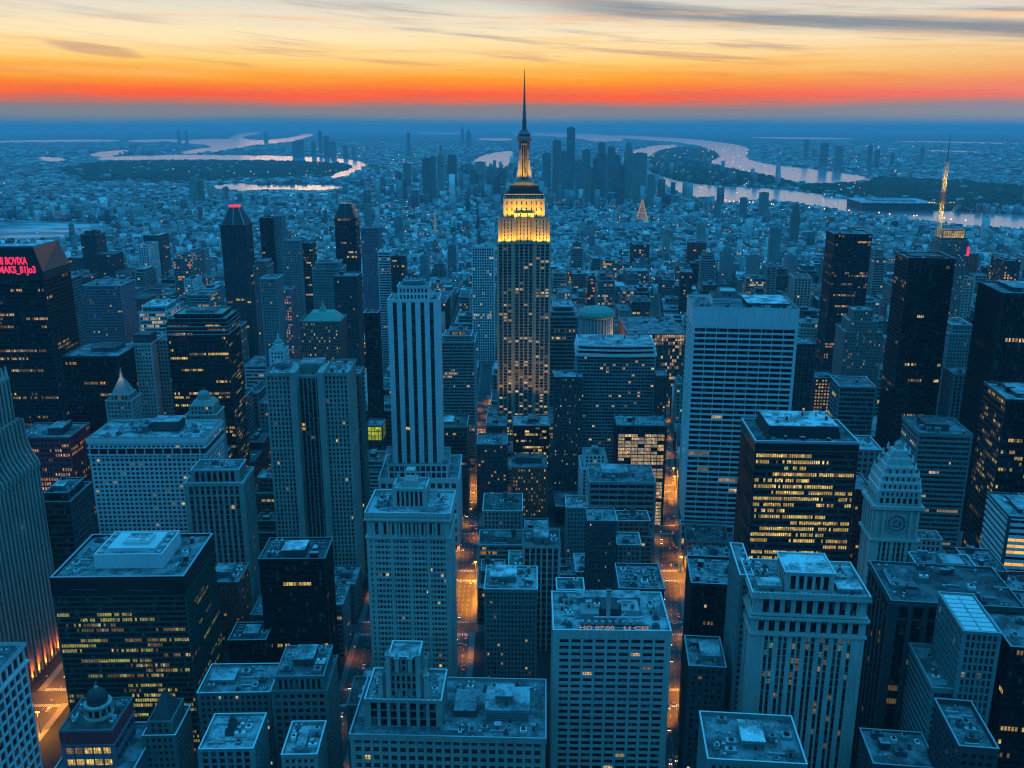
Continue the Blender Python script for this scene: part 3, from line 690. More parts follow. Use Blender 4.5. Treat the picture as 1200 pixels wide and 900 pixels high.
# --- twin-slab cream tower
t = T('skyscraper', 'broad cream stone tower with twin projecting wings and dark central recess', 'twin-winged cream tower', 311, 408, 441, 700, 44, 560, 'limestone', 'roof_light', vb=620)
a = t.W / 2; zt = t.z; s_ = dict(bay=2.9, fh=3.7, pw=1.5, sp=1.3, rp=.35, rs=.2, lit=.015, runs=False, litm=('lit_yellow', 'lit_dim'))
t.facade(-a, -a * .30, 0, t.d, 0, zt, **s_); t.facade(a * .30, a, 0, t.d, 0, zt, **s_)
t.facade(-a * .30 + .6, a * .30 - .6, 9, t.d - 2, 0, zt - 4, **dict(s_, bay=3.2, sm='slate', pw=.9, mode='strip', faces='F', lit=.03))
for x in (-a * .34, a * .34): t.mb.box(x - 2.6, x + 2.6, -3.2, t.d * .6, 0, zt + 3.5, 'limestone'); 
for z_ in (zt - 22, zt - 60): t.cornice(-a, -a * .45, 0, t.d - .1, z_, .9, .7); t.cornice(a * .45, a, 0, t.d - .1, z_, .9, .7)
t.roof(-a, -a * .42, 0, t.d, zt, ph=2.4, o=.8); t.roof(a * .42, a, 0, t.d, zt, ph=2.4, o=.8, name='roof'); t.roof(-a * .30, a * .30, 9.5, t.d - 2, zt - 4, ph=1.6, o=-.2, name='recess_roof')
t.unit(-a * .28, a * .28, 18, 38, zt - 3.7, zt + 5, 'limestone', 'roof_mid'); t.clutter(-a + 2, -a * .48, 2, t.d - 2, zt, 8, .8); t.clutter(a * .48, a - 2, 2, t.d - 2, zt, 8, .8)
t.unit(-a + 3, -a * .55, 20, 34, zt + .3, zt + 5, 'teal_stone', 'roof_mid'); t.done()

# --- big white grid tower at the right
t = T('skyscraper', 'massive white-framed office tower with blank top band and dark ribbon windows', 'white-framed office tower', 813, 936, 362, 800, 62, 716, 'white_panel', 'roof_mid', vb=620)
a = t.W / 2; zt = t.z
t.facade(-a, a, 0, t.d, 26, zt - 16, bay=9.6, fh=5.1, pw=.55, sp=1.9, rp=.35, rs=.6, cs=1.6, lit=.05, litm=('lit_dim', 'lit_warm'), glass='glass_dark', rowlit=lambda f, j, n: 1.4 if j < 16 else .2)
t.mb.box(-a - .75, a + .75, -.75, t.d + .7, zt - 16, zt, 'white_panel')
for k in range(1, 12): t.mb.box(-a + k * 2 * a / 12 - .08, -a + k * 2 * a / 12 + .08, -.80, -.74, zt - 15.5, zt - .5, 'concrete')
t.roof(-a, a, 0, t.d, zt, ph=2.2, o=.7, th=1.0)
t.unit(-a * .62, -a * .05, 12, 44, zt + .3, zt + 8, 'white_panel', 'roof_dark'); t.unit(a * .05, a * .85, 8, 50, zt + .3, zt + 4.5, 'slate', 'roof_white'); t.unit(-a * .45, -a * .15, 18, 36, zt + 8.3, zt + 13, 'concrete', 'roof_light')
t.clutter(-a + 2, -a * .65, 3, 58, zt, 10); t.clutter(-a * .6, a * .9, 2, 7.5, zt, 8, .8); t.clutter(-a * .6, a * .9, 52, 59, zt, 8, .8)
t.facade(-a - 2, a + 4, -9, 0.2, 0, 26, **G(bay=7, fh=6, lit=.1)); t.roof(-a - 2, a + 4, -9, -.6, 26, 'roof_dark', name='podium_roof'); t.done()

# --- yellow-lit office block
t = T('office_block', 'dark office block with many rows of glowing yellow windows', 'yellow-lit dark office block', 886, 1006, 519, 620, 52, 655, 'dark_metal', 'roof_dark', vb=655, glass='glass_dark')
a = t.W / 2; zt = t.z
t.facade(-a, a, 0, t.d, 0, zt - 7, bay=1.55, fh=4.7, pw=.2, sp=2.0, rp=.5, rs=.35, cs=.8, lit=.6, rl=(.2, .8), litm=('lit_yellow', 'lit_yellow'), sm='slate', rowlit=lambda f, j, n: .5 if j < n * .3 else 1.3)
t.mb.box(-a - .6, a + .6, -.6, t.d + .6, zt - 7, zt, 'black_panel'); t.cornice(-a, a, 0, t.d, zt - 5, .5, 1., 'steel')
t.roof(-a, a, 0, t.d, zt, ph=1.8, pm='metal_light', th=.8)
b = MB(); b.frustum(0, 30, zt + .3, zt + 9, a * .74, 20, a * .68, 18, 'black_panel'); b.box(-a * .69, a * .69, 11.7, 48.3, zt + 9, zt + 9.4, 'roof_white'); b.build('penthouse', t.root)
t.clutter(-a * .6, a * .6, 14, 45, zt + 9.1, 5, .5); t.clutter(-a * .9, a * .9, 1, 8, zt, 8, .7); t.done()

# --- classical tower front right
t = T('apartment_tower', 'ornate stone high-rise with cornices, columned attic and tall window bays', 'ornate corniced high-rise', 884, 1017, 697, 420, 36, 690, 'pale_stone', 'roof_light', vb=900)
a = t.W / 2; zt = t.z
t.facade(-a, a, 0, t.d, 0, zt - 22, bay=3.35, fh=4.1, pw=1.0, sp=1.2, rp=.5, rs=-.02, cs=5.5, lit=.2, runs=False, litm=('lit_dim', 'lit_teal'), big=(2, 2.6, 0), sm='slate', mode='single')
t.facade(-a, a, 0, t.d, zt - 21, zt - 12.5, bay=5.2, fh=8, pw=2.2, sp=2.2, rp=.5, rs=.3, cs=2, lit=.02, runs=False)
t.facade(-a + .6, a - .6, .6, t.d - .6, zt - 11, zt - 1, bay=5.6, fh=9, pw=2.4, sp=2.4, rp=.5, rs=.3, cs=3, lit=0, runs=False)
for q, (zz, o, h) in enumerate(((zt - 21, 1.3, 1.2), (zt - 11.5, 1.9, 1.3), (zt - 10.2, 1.2, .7), (zt - .1, 1.7, 1.2))): t.cornice(-a, a, 0, t.d, zz, h, o)
for k in range(34): t.mb.box(-a - 1 + k * (2 * a + 2) / 33.6, -a - .3 + k * (2 * a + 2) / 33.6, -1.5, -.5, zt - 13.7, zt - 12.8, 'pale_stone')
t.roof(-a, a, 0, t.d, zt, ph=1.9, o=1.3)
for k in range(26): t.mb.box(-a - 1 + k * (2 * a + 2) / 26, -a + .2 + k * (2 * a + 2) / 26, -1.36, -.9, zt + 1.85, zt + 2.5, 'pale_stone')
t.facade(-a * .42, a * .42, 5, 27, zt + .3, zt + 10, bay=4.2, fh=9.7, pw=1.6, sp=2.2, rp=.4, rs=.3, lit=0, runs=False, cs=1.5); t.roof(-a * .42, a * .42, 5, 27, zt + 10, 'roof_white', 1., .8, name='penthouse_roof')
for sx in (-1, 1): t.unit(sx * a * .5, sx * a * .92, 3, 12, zt + .3, zt + 3.5, 'limestone', 'roof_white') if sx > 0 else t.unit(-a * .92, -a * .5, 3, 12, zt + .3, zt + 3.5, 'limestone', 'roof_white')
t.clutter(-a * .95, -a * .5, 14, 34, zt, 8, .8); t.clutter(a * .5, a * .95, 14, 34, zt, 8, .8)
t.done()
simple('party_wall_block', 'narrow blank-sided stone block hugging the ornate corniced high-rise', 'blank-sided block', 868, 882, 676, 440, 38, 700, 'teal_stone', 'roof_mid', dict(PUNCH, lit=0), cl=2, vb=890)

# --- front centre grid office
t = T('office_block', 'pale office block with regular window grid and lit lettering along roof edge', 'gridded office with roof lettering', 649, 786, 741, 440, 42, 622, 'pale_stone', 'roof_light', vb=900)
a = t.W / 2; zt = t.z
t.facade(-a, a, 0, t.d, 0, zt - 3, bay=6.1, fh=4.0, pw=1.5, sp=1.9, rp=.4, rs=.3, cs=2.4, lit=.035, runs=False, litm=('lit_warm', 'lit_dim'), glass='glass_dark', mode='single')
t.mb.box(-a - .5, a + .5, -.5, t.d + .5, zt - 3, zt, 'pale_stone'); t.roof(-a, a, 0, t.d, zt, ph=1.7, o=.5, th=.7)
b = MB(); 
for k in range(3): b.box(-a * .52 + k * a * .36, -a * .2 + k * a * .36, 12 + k * 2, 24 + k * 3, zt + .3, zt + 4.5 + (k == 1) * 2, ('concrete', 'slate', 'metal_light')[k])
b.box(-a * .55, a * .58, 29, 37, zt + .3, zt + 5, 'concrete'); b.box(-a * .57, a * .6, 28.5, 37.5, zt + 5, zt + 5.4, 'roof_light'); b.build('plant_room', t.root)
b = MB(); b.box(-a * .54, a * .62, 5.6, 6.2, zt + .3, zt + 1.5, 'slate'); b.build('screen_wall', t.root)
b = MB(); b.box(-a * .08, -a * .08 + 2.2, 10, 12.5, zt + .3, zt + 19, 'metal_light'); b.box(-a * .08 - .3, -a * .08 + 2.5, 9.8, 12.8, zt + 19, zt + 19.5, 'steel'); b.build('chimney_stack', t.root)
for k in range(9): 
    b = MB(); x = -a * .5 + k * a * .12; b.lathe(x, 8.6, [(1.2, zt + .3), (1.2, zt + 2.3), (1.0, zt + 2.5)], 'metal_light', 12); b.build('fan', t.root)
b = MB(); b.bar((-a * .3, 10, zt + 3.6), (a * .55, 10, zt + 3.6), .6, 'metal_light', 8); b.bar((a * .1, 8, zt + 3), (a * .5, 26, zt + 3), .5, 'metal_light', 8); b.build('duct', t.root)
text(t.root, 'HO 07:00', 2.6, (-a * .56, 2.6, zt + .5), 'orange_text', (R(60), 0, 0), width=a * .60); text(t.root, 'LJ CEI', 2.6, (a * .20, 2.6, zt + .5), 'orange_text', (R(60), 0, 0), width=a * .42)
b = MB(); b.box(-a * .58, a * .58, 2.9, 3.4, zt + .3, zt + .9, 'slate'); b.build('sign_rail', t.root)
t.clutter(-a + 2, -a * .6, 3, 38, zt, 7, .8); t.clutter(a * .66, a - 2, 3, 38, zt, 6, .8); t.clutter(-a * .5, a * .5, 16, 27, zt + 4, 6, .7)
t.done()
simple('annex_block', 'low flat blue-grey annex tucked behind the gridded office with roof lettering', 'flat annex', 653, 684, 693, 487, 14, 630, 'teal_stone', 'roof_mid', dict(PUNCH), cl=3, vb=760)

# --- classical centre block with crown box
t = T('office_tower', 'stone tower with columned attic and ornate square lantern on its roof', 'stone tower with square lantern', 429, 526, 603, 560, 38, 640, 'pale_stone', 'roof_light', vb=800)
a = t.W / 2; zt = t.z
t.facade(-a, a, 0, t.d, 0, zt - 17, bay=2.5, fh=4.0, pw=.7, sp=1.9, rp=.3, rs=.4, cs=1.6, lit=.02, runs=False, big=(5, 2.4, 1), mode='single')
t.facade(-a + .8, a - .8, .8, t.d - .8, zt - 16, zt - 4, bay=5.4, fh=11, pw=2., sp=3.6, rp=.7, rs=.3, cs=2.6, lit=0, runs=False)
for k in range(9): t.mb.lathe(-a + 5 + k * (2 * a - 10) / 8, -.4, [(.75, zt - 14.6), (.65, zt - 6)], 'pale_stone', 8)
t.cornice(-a, a, 0, t.d, zt - 15.4, 1.2, 1.2); t.mb.box(-a - .6, a + .6, -.6, t.d + .6, zt - 4.2, zt, 'pale_stone'); t.cornice(-a, a, 0, t.d, zt - 2.8, .9, 1.6); t.cornice(-a, a, 0, t.d, zt - .05, .8, 1.2)
t.roof(-a, a, 0, t.d, zt, ph=1.9, o=1.)
w_ = 10.5; y0, y1 = 12, 30
t.facade(-w_, w_, y0, y1, zt + .3, zt + 13, bay=3.3, fh=12, pw=1.2, sp=2.4, rp=.8, rs=.3, cs=1.4, lit=0, runs=False); t.roof(-w_, w_, y0, y1, zt + 13, ph=1.3, name='lantern_roof', o=.8)
for k in range(7): t.mb.lathe(-w_ + 1 + k * (2 * w_ - 2) / 6, y0 - .6, [(.5, zt + .3), (.4, zt + 11.4), (.7, zt + 12)], 'pale_stone', 6)
for sx in (-1, 1):
    for sy in (y0, y1): 
        b = MB(); b.frustum(sx * w_, sy, zt + 13, zt + 16, .9, .9, .6, .6, 'pale_stone'); b.frustum(sx * w_, sy, zt + 16, zt + 19, .7, .7, .05, .05, 'pale_stone'); b.build('pinnacle', t.root)
b = MB(); b.box(-4.6, 4.6, y0 + 4, y1 - 4, zt + 13.3, zt + 18, 'pale_stone')
for sx in (-1, 1): b.bar((sx * 5, y0 + 4, zt + 13.3), (sx * 2.6, y0 + 6, zt + 24), .5, 'pale_stone'); b.bar((sx * 5, y1 - 4, zt + 13.3), (sx * 2.6, y1 - 6, zt + 24), .5, 'pale_stone')
b.box(-3, 3, y0 + 5.4, y1 - 5.4, zt + 23.6, zt + 24.6, 'pale_stone'); b.build('lantern_top', t.root)
t.clutter(-a + 2, -w_ - 2, 3, 34, zt, 7, .8); t.clutter(w_ + 2, a - 2, 3, 34, zt, 7, .8); t.done()

# --- gothic-crowned block on its podium, bottom centre
t = T('apartment_tower', 'stone tower with pinnacled gothic crown rising from a wide low block', 'gothic-crowned tower', 429, 516, 822, 400, 26, 640, 'limestone', 'roof_light', vb=950)
a = t.W / 2; zt = t.z; zz = zp(868, 388)
t.facade(-a, a, 0, t.d, zz, zt, bay=4.6, fh=4.2, pw=1.7, sp=1.1, rp=.8, rs=.15, cs=1.4, lit=.01, runs=False, mode='strip', sm='grey_stone')
t.roof(-a, a, 0, t.d, zt, ph=1.9, o=.8)
k0 = 0
for (i, z0_, z1_, ya, yb) in ((a * .55, 0, 13, 4, 22), (a * .40, 13, 21, 6, 20)):
    t.facade(-i, i, ya, yb, zt + z0_ + .3, zt + z1_, bay=2.7, fh=4, pw=1.2, sp=1.5, rp=.7, rs=.2, cs=1., lit=0, runs=False); t.roof(-i, i, ya, yb, zt + z1_, ph=1.1, name='crown_roof', o=.4)
for x in (-a * .62, -a * .40, -a * .18, a * .18, a * .40, a * .62):
    tall = abs(x) < a * .5
    b = MB(); zz0 = zt + .3; h = (24 if tall else 13) - (3 if abs(x) < a * .2 else 0)
    yy = 3.2 if abs(x) > a * .3 else 5.2
    b.frustum(x, yy, zz0, zz0 + h, 1.3, 1.3, 1.0, 1.0, 'pale_stone'); b.box(x - 1.4, x + 1.4, yy - 1.4, yy + 1.4, zz0 + h, zz0 + h + .8, 'pale_stone'); b.frustum(x, yy, zz0 + h + .8, zz0 + h + 4.6, .8, .8, .05, .05, 'pale_stone'); b.build('pinnacle', t.root)
for k in range(12):
    b = MB(); x = -a + 1 + k * (2 * a - 2) / 11; b.frustum(x, -.4, zt + 1.8, zt + 4.2, .5, .5, .05, .05, 'pale_stone'); b.build('finial', t.root)
t.clutter(-a + 1.5, -a * .66, 2, 24, zt, 8, .6); t.clutter(a * .66, a - 1.5, 2, 24, zt, 8, .6)
pa, pb = -a - 6.5, a + 52
t.facade(pa, pb, -9, 40, 0, zz, bay=4.5, fh=4.6, pw=1.6, sp=2.0, rp=.35, rs=.25, cs=1.4, lit=.02, runs=False, mode='single')
t.cornice(pa, pb, -9, 40, zz - .02, 1.3, .9); t.roof(pa, pb, -9, 40, zz, 'roof_mid', 1.8, name='podium_roof', o=.8)
t.unit(a + 22, a + 44, 4, 24, zz + .3, zz + 7.5, 'teal_stone', 'roof_light', 'plant_room'); t.unit(a + 27, a + 36, 8, 18, zz + 7.8, zz + 13, 'concrete', 'roof_light', 'plant_room'); t.unit(a + 6, a + 17, 8, 26, zz + .3, zz + 4, 'slate', 'roof_mid', 'plant_room')
t.clutter(a + 3, pb - 2, -7, 2, zz, 9, .8); t.clutter(a + 3, pb - 2, 27, 38, zz, 9, .9); t.done()

# --- green glass office, left
t = T('office_block', 'bulky dark green glass office with white square plant room on roof', 'dark green glass office', 60, 215, 680, 500, 60, 575, 'green_panel', 'roof_mid', vb=850, glass='glass_dark')
a = t.W / 2; zt = t.z; st = dict(bay=1.5, fh=3.5, pw=.12, sp=1.3, rp=.32, rs=.2, cs=.5, lit=.32, litm=('lit_olive', 'lit_dim'))
t.facade(-a, a, 0, t.d, 0, 20, **dict(st, lit=.3)); t.mb.box(-a + 1.5, a - 1.5, 1.5, t.d - 1.5, 20, 25, 'black_panel')
t.mb.box(-a - .3, a + .3, -.3, t.d + .3, 25, 26, 'green_panel')
t.facade(-a, a, 0, t.d, 26, zt - 11, rowlit=lambda f, j, n: .2 if j > n - 4 else (1.15 if f == 'F' else .35), **st)
t.mb.box(-a - .5, a + .5, -.5, t.d + .5, zt - 11, zt, 'black_panel'); t.cornice(-a, a, 0, t.d, zt - 10.5, .5, .8, 'green_panel'); t.mb.box(-a * .75, -a * .3, -.58, -.5, zt - 6.3, zt - 5.9, 'steel'); t.mb.box(a * .1, a * .7, -.58, -.5, zt - 7.3, zt - 6.9, 'steel')
t.roof(-a, a, 0, t.d, zt, ph=2.0, pm='black_panel', th=1.2, o=.5)
ua, ub = -a * .48, a * .58
b = MB(); b.box(ua, ub, 14, 48, zt + .3, zt + 8.5, 'white_panel'); b.box(ua + 1, ub - 1, 15, 47, zt + 8.5, zt + 8.7, 'roof_light'); 
for (x0_, x1_, y0_, y1_) in ((ua, ub, 14, 15), (ua, ub, 47, 48), (ua, ua + 1, 15.01, 46.99), (ub - 1, ub, 15.01, 46.99)): b.box(x0_, x1_, y0_, y1_, zt + 8.45, zt + 9.8, 'white_panel')
b.build('plant_room', t.root)
b = MB(); b.box(ua + 6, ub - 6, 20, 43, zt + 8.7, zt + 11, 'white_panel'); b.box(ua + 14, ub - 12, 25, 38, zt + 11, zt + 13, 'white_panel'); b.box(ua + 15, ub - 13, 26, 37, zt + 13, zt + 13.3, 'roof_white'); b.build('plant_room', t.root)
for y_ in (18, 26, 34, 42): 
    for x_ in (ua + 3.2, ub - 3.2): b = MB(); b.lathe(x_, y_, [(1.6, zt + 8.7), (1.6, zt + 10.2), (1.2, zt + 10.4)], 'metal_light', 12); b.build('fan', t.root)
t.clutter(-a + 3, ua - 2, 5, 56, zt, 7, .8); t.clutter(ub + 2, a - 3, 5, 56, zt, 5, .8); t.done()

# --- ribbed deco tower at the left edge (seen on its east side)
t = T('skyscraper', 'tall stone tower of vertical ribs with fluted shoulders, uplit orange at its foot', 'ribbed deco tower', 0, 0, 0, 0, 130, world=(-409, 500, 64, 150, 0.), wall='limestone', roof='roof_mid', vb=800)
a = t.W / 2
t.facade(-a, a, 0, t.d, 0, 146, bay=5.0, fh=4, pw=2.3, sp=1.1, rp=1.5, rs=.15, cs=1.2, lit=.01, runs=False, mode='strip', sm='slate')
for k in range(27):      # fluted shoulder curving back to the set-back shaft
    y_ = 1.2 + k * 4.9
    pts = [(a + 1.6, 146), (a + 1.2, 150), (a - 1, 154), (a - 3, 158.5), (a - 4.6, 164), (a - 5.4, 171), (a - 5.8, 182)]
    for i in range(6): t.mb.bar((pts[i][0], y_, pts[i][1]), (pts[i + 1][0], y_, pts[i + 1][1]), 1.25, 'limestone', 4, 1.15)
t.facade(-a + 6, a - 7, 6, t.d - 4, 146, 182, bay=5.0, fh=4, pw=2.3, sp=1.1, rp=1.2, rs=.15, cs=1.2, lit=.01, runs=False, mode='strip', sm='slate')
t.mb.box(-a, a, 0, t.d, 145.9, 147, 'limestone')
t.facade(-a + 20, a - 8.5, 82, t.d - 6, 182, 212, bay=5.0, fh=4, pw=2.3, sp=1.1, rp=1.2, rs=.15, cs=1.2, lit=.01, runs=False, mode='strip', sm='slate')
t.roof(-a + 6, a - 7, 6, t.d - 4, 182); t.roof(-a + 20, a - 8.5, 82, t.d - 6, 212, name='upper_roof')
for k in range(9): 
    b = MB(); b.frustum(a - 9, 83 + k * 5, 213.4, 222, 1., 1., .3, .3, 'pale_stone'); b.build('pinnacle', t.root)
t.done()
for k in range(14): lamp(t.root, (a + 4.5, 6 + k * 9.3, 1.2), 30000, (1, .17, .008), .5, 'SPOT', rot=(R(180), R(-36), 0), spot=62, name='uplight')

# --- gridded corner block, bottom left edge
t = T('apartment_tower', 'pale lattice-fronted block with diagonal view of deep square windows', 'pale lattice-fronted block', 0, 0, 0, 0, 66, world=(-300, 332, 62, 139, 0.), wall='white_panel', roof='roof_mid', vb=950)
a = t.W / 2
t.facade(-a, a, 0, t.d, 0, 131, bay=5.4, fh=5.6, pw=1.3, sp=1.5, rp=.7, rs=.55, cs=1.4, lit=.03, runs=False, mode='band', litm=('lit_warm', 'lit_pale')); t.cornice(-a, a, 0, t.d, 131.5, 1.2, 1.2)
t.facade(-a, a, 0, t.d, 131.5, 139, bay=5.4, fh=7, pw=1.6, sp=2, rp=.6, rs=.5, cs=1.4, lit=0, runs=False); t.roof(-a, a, 0, t.d, 139, ph=1.8, o=1.); t.unit(-18, 10, 20, 46, 139.3, 145, 'concrete', 'roof_light'); t.clutter(12, 29, 4, 62, 139, 12, .8); t.clutter(-20, 8, 48, 64, 139, 6, .8); t.done()

# --- domed lantern block
t = T('bank_building', 'violet-roofed stone block with round domed lantern and two lit window rows', 'domed lantern block', 70, 131, 858, 415, 28, 575, 'violet_stone', 'roof_brown', vb=950)
a = t.W / 2; zt = t.z
t.facade(-a, a, 0, t.d, zt - 22, zt - 8, bay=5.2, fh=6.6, pw=.8, sp=3.2, rp=.3, rs=.3, cs=1.4, lit=1.2, runs=False, litm=('lit_yellow', 'lit_yellow'), faces='F', pm='violet_stone')
t.facade(-a + .1, a, .5, t.d, zt - 22, zt - 8.1, bay=5.2, fh=6.6, pw=.8, sp=3.2, rp=.3, rs=.3, cs=1.4, lit=0, runs=False, faces='RL')
t.mb.box(-a - .4, a + .4, -.4, t.d + .4, zt - 8, zt, 'red_granite'); t.cornice(-a, a, 0, t.d, zt - 7.4, .6, .9, 'violet_stone'); t.roof(-a, a, 0, t.d, zt, ph=1.2, o=.5)
b = MB(); b.lathe(1, 15, [(7.6, zt + .3), (7.6, zt + 1.2), (6.3, zt + 1.3), (6.3, zt + 6.5), (7.2, zt + 6.7), (7.2, zt + 7.8), (6.2, zt + 8)], 'pale_stone', 24)
for k in range(12): b.bar((1 + 6.7 * math.cos(k * .5236), 15 + 6.7 * math.sin(k * .5236), zt + 1.2), (1 + 6.7 * math.cos(k * .5236), 15 + 6.7 * math.sin(k * .5236), zt + 6.8), .55, 'pale_stone', 6)
b.build('lantern_drum', t.root)
for k in range(12):
    A = (k + .5) * .5236; b = MB(); p = np.array((1 + 6.33 * math.cos(A), 15 + 6.33 * math.sin(A))); u = np.array((-math.sin(A), math.cos(A))) * .95
    b.quad([(p[0] - u[0], p[1] - u[1], zt + 2), (p[0] + u[0], p[1] + u[1], zt + 2), (p[0] + u[0], p[1] + u[1], zt + 5.8), (p[0] - u[0], p[1] - u[1], zt + 5.8)], 'glass_dark'); b.build('lantern_window', t.root)
b = MB(); b.lathe(1, 15, [(5.2, zt + 8), (5.4, zt + 10)], 'slate', 24); dome(b, 1, 15, zt + 10, 5.4, 6.2, 'slate', 24); b.build('dome', t.root, smooth=True)
b = MB(); b.lathe(1, 15, [(1.1, zt + 15.8), (1.0, zt + 17.2), (.3, zt + 17.6), (.15, zt + 20)], 'pale_stone', 8); b.build('finial', t.root)
pa = a + 4
t.facade(-pa, pa + 6, -5, t.d + 8, 0, zt - 22, **PUNCH); t.roof(-pa, pa + 6, -5, t.d + 8, zt - 22, 'roof_mid', 1.4, name='lower_roof'); t.clutter(-a * .9, -6, 3, 26, zt, 4, .6); t.clutter(9, a - 1, 3, 26, zt, 4, .6); t.done()

# --- little pyramid-roofed block beside it
t = T('office_block', 'small stone block with dark pyramid roof next to the domed lantern block', 'small pyramid-roofed block', 168, 205, 864, 430, 26, 575, 'grey_stone', 'roof_dark', vb=950)
a = t.W / 2; zt = t.z; t.facade(-a, a, 0, t.d, 0, zt, **PUNCH); t.roof(-a, a, 0, t.d, zt); t.facade(-a + 2.5, a - 2.5, 3, t.d - 3, zt + .3, zt + 7, **dict(PIER, bay=3)); t.roof(-a + 2.5, a - 2.5, 3, t.d - 3, zt + 7, name='upper_roof', ph=.9)
b = MB(); b.frustum(0, t.d / 2, zt + 7.3, zt + 18, a - 3.5, t.d / 2 - 4, 1.6, 1.6, 'slate'); b.frustum(0, t.d / 2, zt + 18, zt + 21, 1.3, 1.3, .1, .1, 'slate'); b.build('pyramid_roof', t.root); t.done()
# ------------------------------------------------------------------ bottom left and centre blocks
S_ = simple
S_('brick_block', 'reddish brick block glowing orange from the street beside it', 'reddish brick block', 238, 279, 684, 620, 30, 575, 'red_brick', 'roof_mid', dict(PUNCH, lit=.16, litm=('lit_orange', 'lit_dim')), vb=750, pent=(.2, .7, .3, .8, 4.5), cl=5)
S_('office_block', 'plain black cube-like block below the reddish brick block', 'plain black low block', 268, 311, 752, 545, 22, 575, 'black_panel', 'roof_dark', dict(DARKRIB, lit=.01), vb=800, pent=(.35, .75, .2, .7, 3.5), cl=5)
S_('office_block', 'black glass block with a single bright yellow floor near its top', 'black block with one lit floor', 304, 380, 657, 560, 32, 575, 'black_panel', 'roof_dark', dict(DARKRIB, lit=.10, glass='glass_dark', litm=('lit_yellow', 'lit_dim'), rowlit=lambda f, j, n: 10 if j in (n - 5, n - 17) else .5), vb=780, pent=(.33, .68, .15, .62, 5, 'slate', 'roof_white'), cl=8)
S_('apartment_block', 'grey stepped block with tiered attic and light penthouse roof', 'grey tiered block', 319, 383, 812, 440, 34, 575, 'grey_stone', 'roof_mid', dict(PUNCH, lit=.01, fh=4.4, bay=4.2), vb=900, tiers=((8, 2, 2, 2, dict(fh=8, bay=3, lit=0)),), pent=(.3, .72, .35, .85, 4.5, 'slate', 'roof_light'), cl=8)
S_('apartment_block', 'low flat-roofed block with a few lit windows under the black tower', 'low block with few lit windows', 232, 316, 814, 452, 28, 575, 'grey_stone', 'roof_mid', dict(PUNCH, lit=.10, litm=('lit_warm', 'lit_pale')), vb=900, pent=(.1, .45, .3, .7, 3.5), cl=8)
t = S_('office_block', 'small block with light roof and cone-shaped vent tower on top', 'block with cone vent', 234, 296, 880, 395, 28, 575, 'teal_stone', 'roof_light', dict(PIER, bay=4.2, lit=.02), vb=950, cl=6)
b = MB(); b.frustum(0, 14, t.z + .3, t.z + 8, 3.4, 3.4, 1.4, 1.4, 'slate'); b.lathe(0, 14, [(1.3, t.z + 8), (1.5, t.z + 9), (.1, t.z + 11)], 'slate', 10); b.build('vent_tower', t.root)
S_('apartment_block', 'narrow block with pale sunken roof beside the dark side street', 'narrow block with pale roof', 331, 371, 888, 395, 26, 575, 'limestone', 'roof_light', dict(PUNCH), vb=950, pent=(.35, .6, .1, .8, 2.5), cl=7, par=2.2)
# ------------------------------------------------------------------ left middle
t = T('skyscraper', 'near-black skyscraper with sloping shoulder and pink-red rooftop lettering', 'black tower with red lettering', -50, 46, 290, 900, 60, 575, 'dark_metal', 'roof_light', vb=490, glass='glass_dark')
a = t.W / 2; zt = t.z
t.facade(-a, a, 0, t.d, 0, zt - 32, bay=1.9, fh=4.1, pw=.3, sp=1.6, rp=.35, rs=.25, cs=1.2, lit=.17, litm=('lit_dim', 'lit_warm'), rowlit=lambda f, j, n: 7. if j == 21 else .8)
t.mb.prism([(-a - .4, -.4), (a + .4, -.4), (a + .4, t.d), (-a - .4, t.d)], zt - 32, zt - 24, 'dark_metal')
b = len(t.mb.v); i = t.mb.mat('dark_metal')
t.mb.v += [(-a - .4, -.4, zt - 24), (a + .4, -.4, zt - 24), (a + .4, t.d, zt - 24), (-a - .4, t.d, zt - 24), (-a - .4, -.4, zt), (a - 6, -.4, zt), (a - 9, t.d, zt), (-a - .4, t.d, zt)]
for f_ in ((4, 5, 6, 7), (0, 1, 5, 4), (1, 2, 6, 5), (2, 3, 7, 6), (3, 0, 4, 7)): t.mb.f.append(tuple(b + q for q in f_)); t.mb.mi.append(i)
b = MB(); b.box(-a, a - 9, .6, t.d - 1, zt, zt + .4, 'roof_white'); b.box(-a, a - 6.4, -.3, .6, zt, zt + 1.2, 'violet_stone'); b.build('roof', t.root)
text(t.root, 'MI BOVIXA', 10.0, (a - 42.5, -.7, zt - 16.5), 'red_sign', ext=.25, name='sign_lettering', width=29); text(t.root, 'MAKS_81Jo3', 9.6, (a - 42.5, -.7, zt - 25.), 'red_sign', ext=.25, name='sign_lettering', width=36)
t.clutter(-a + 20, a - 14, 8, 50, zt, 10, 1.2); t.done()
S_('office_block', 'dark red granite block with rows of small orange lit windows', 'dark red granite block', 16, 81, 514, 790, 42, 590, 'red_granite', 'roof_mid', dict(bay=2.3, fh=4.6, pw=.9, sp=1.9, rp=.4, rs=.3, lit=.24, litm=('lit_orange', 'lit_warm'), glass='glass_dark'), vb=620, pent=(.55, .8, .2, .7, 7, 'slate', 'roof_light'), cl=6)
S_('apartment_block', 'narrow banded block with round tank on its stepped roof', 'narrow banded block', 46, 82, 590, 650, 40, 560, 'slate', 'roof_mid', dict(RIB, lit=.01, fh=4.6), vb=690, tiers=((6, 3, 4, 6, dict(lit=0)),), pent=(.25, .7, .2, .6, 4, 'teal_stone', 'roof_white'), cl=4)
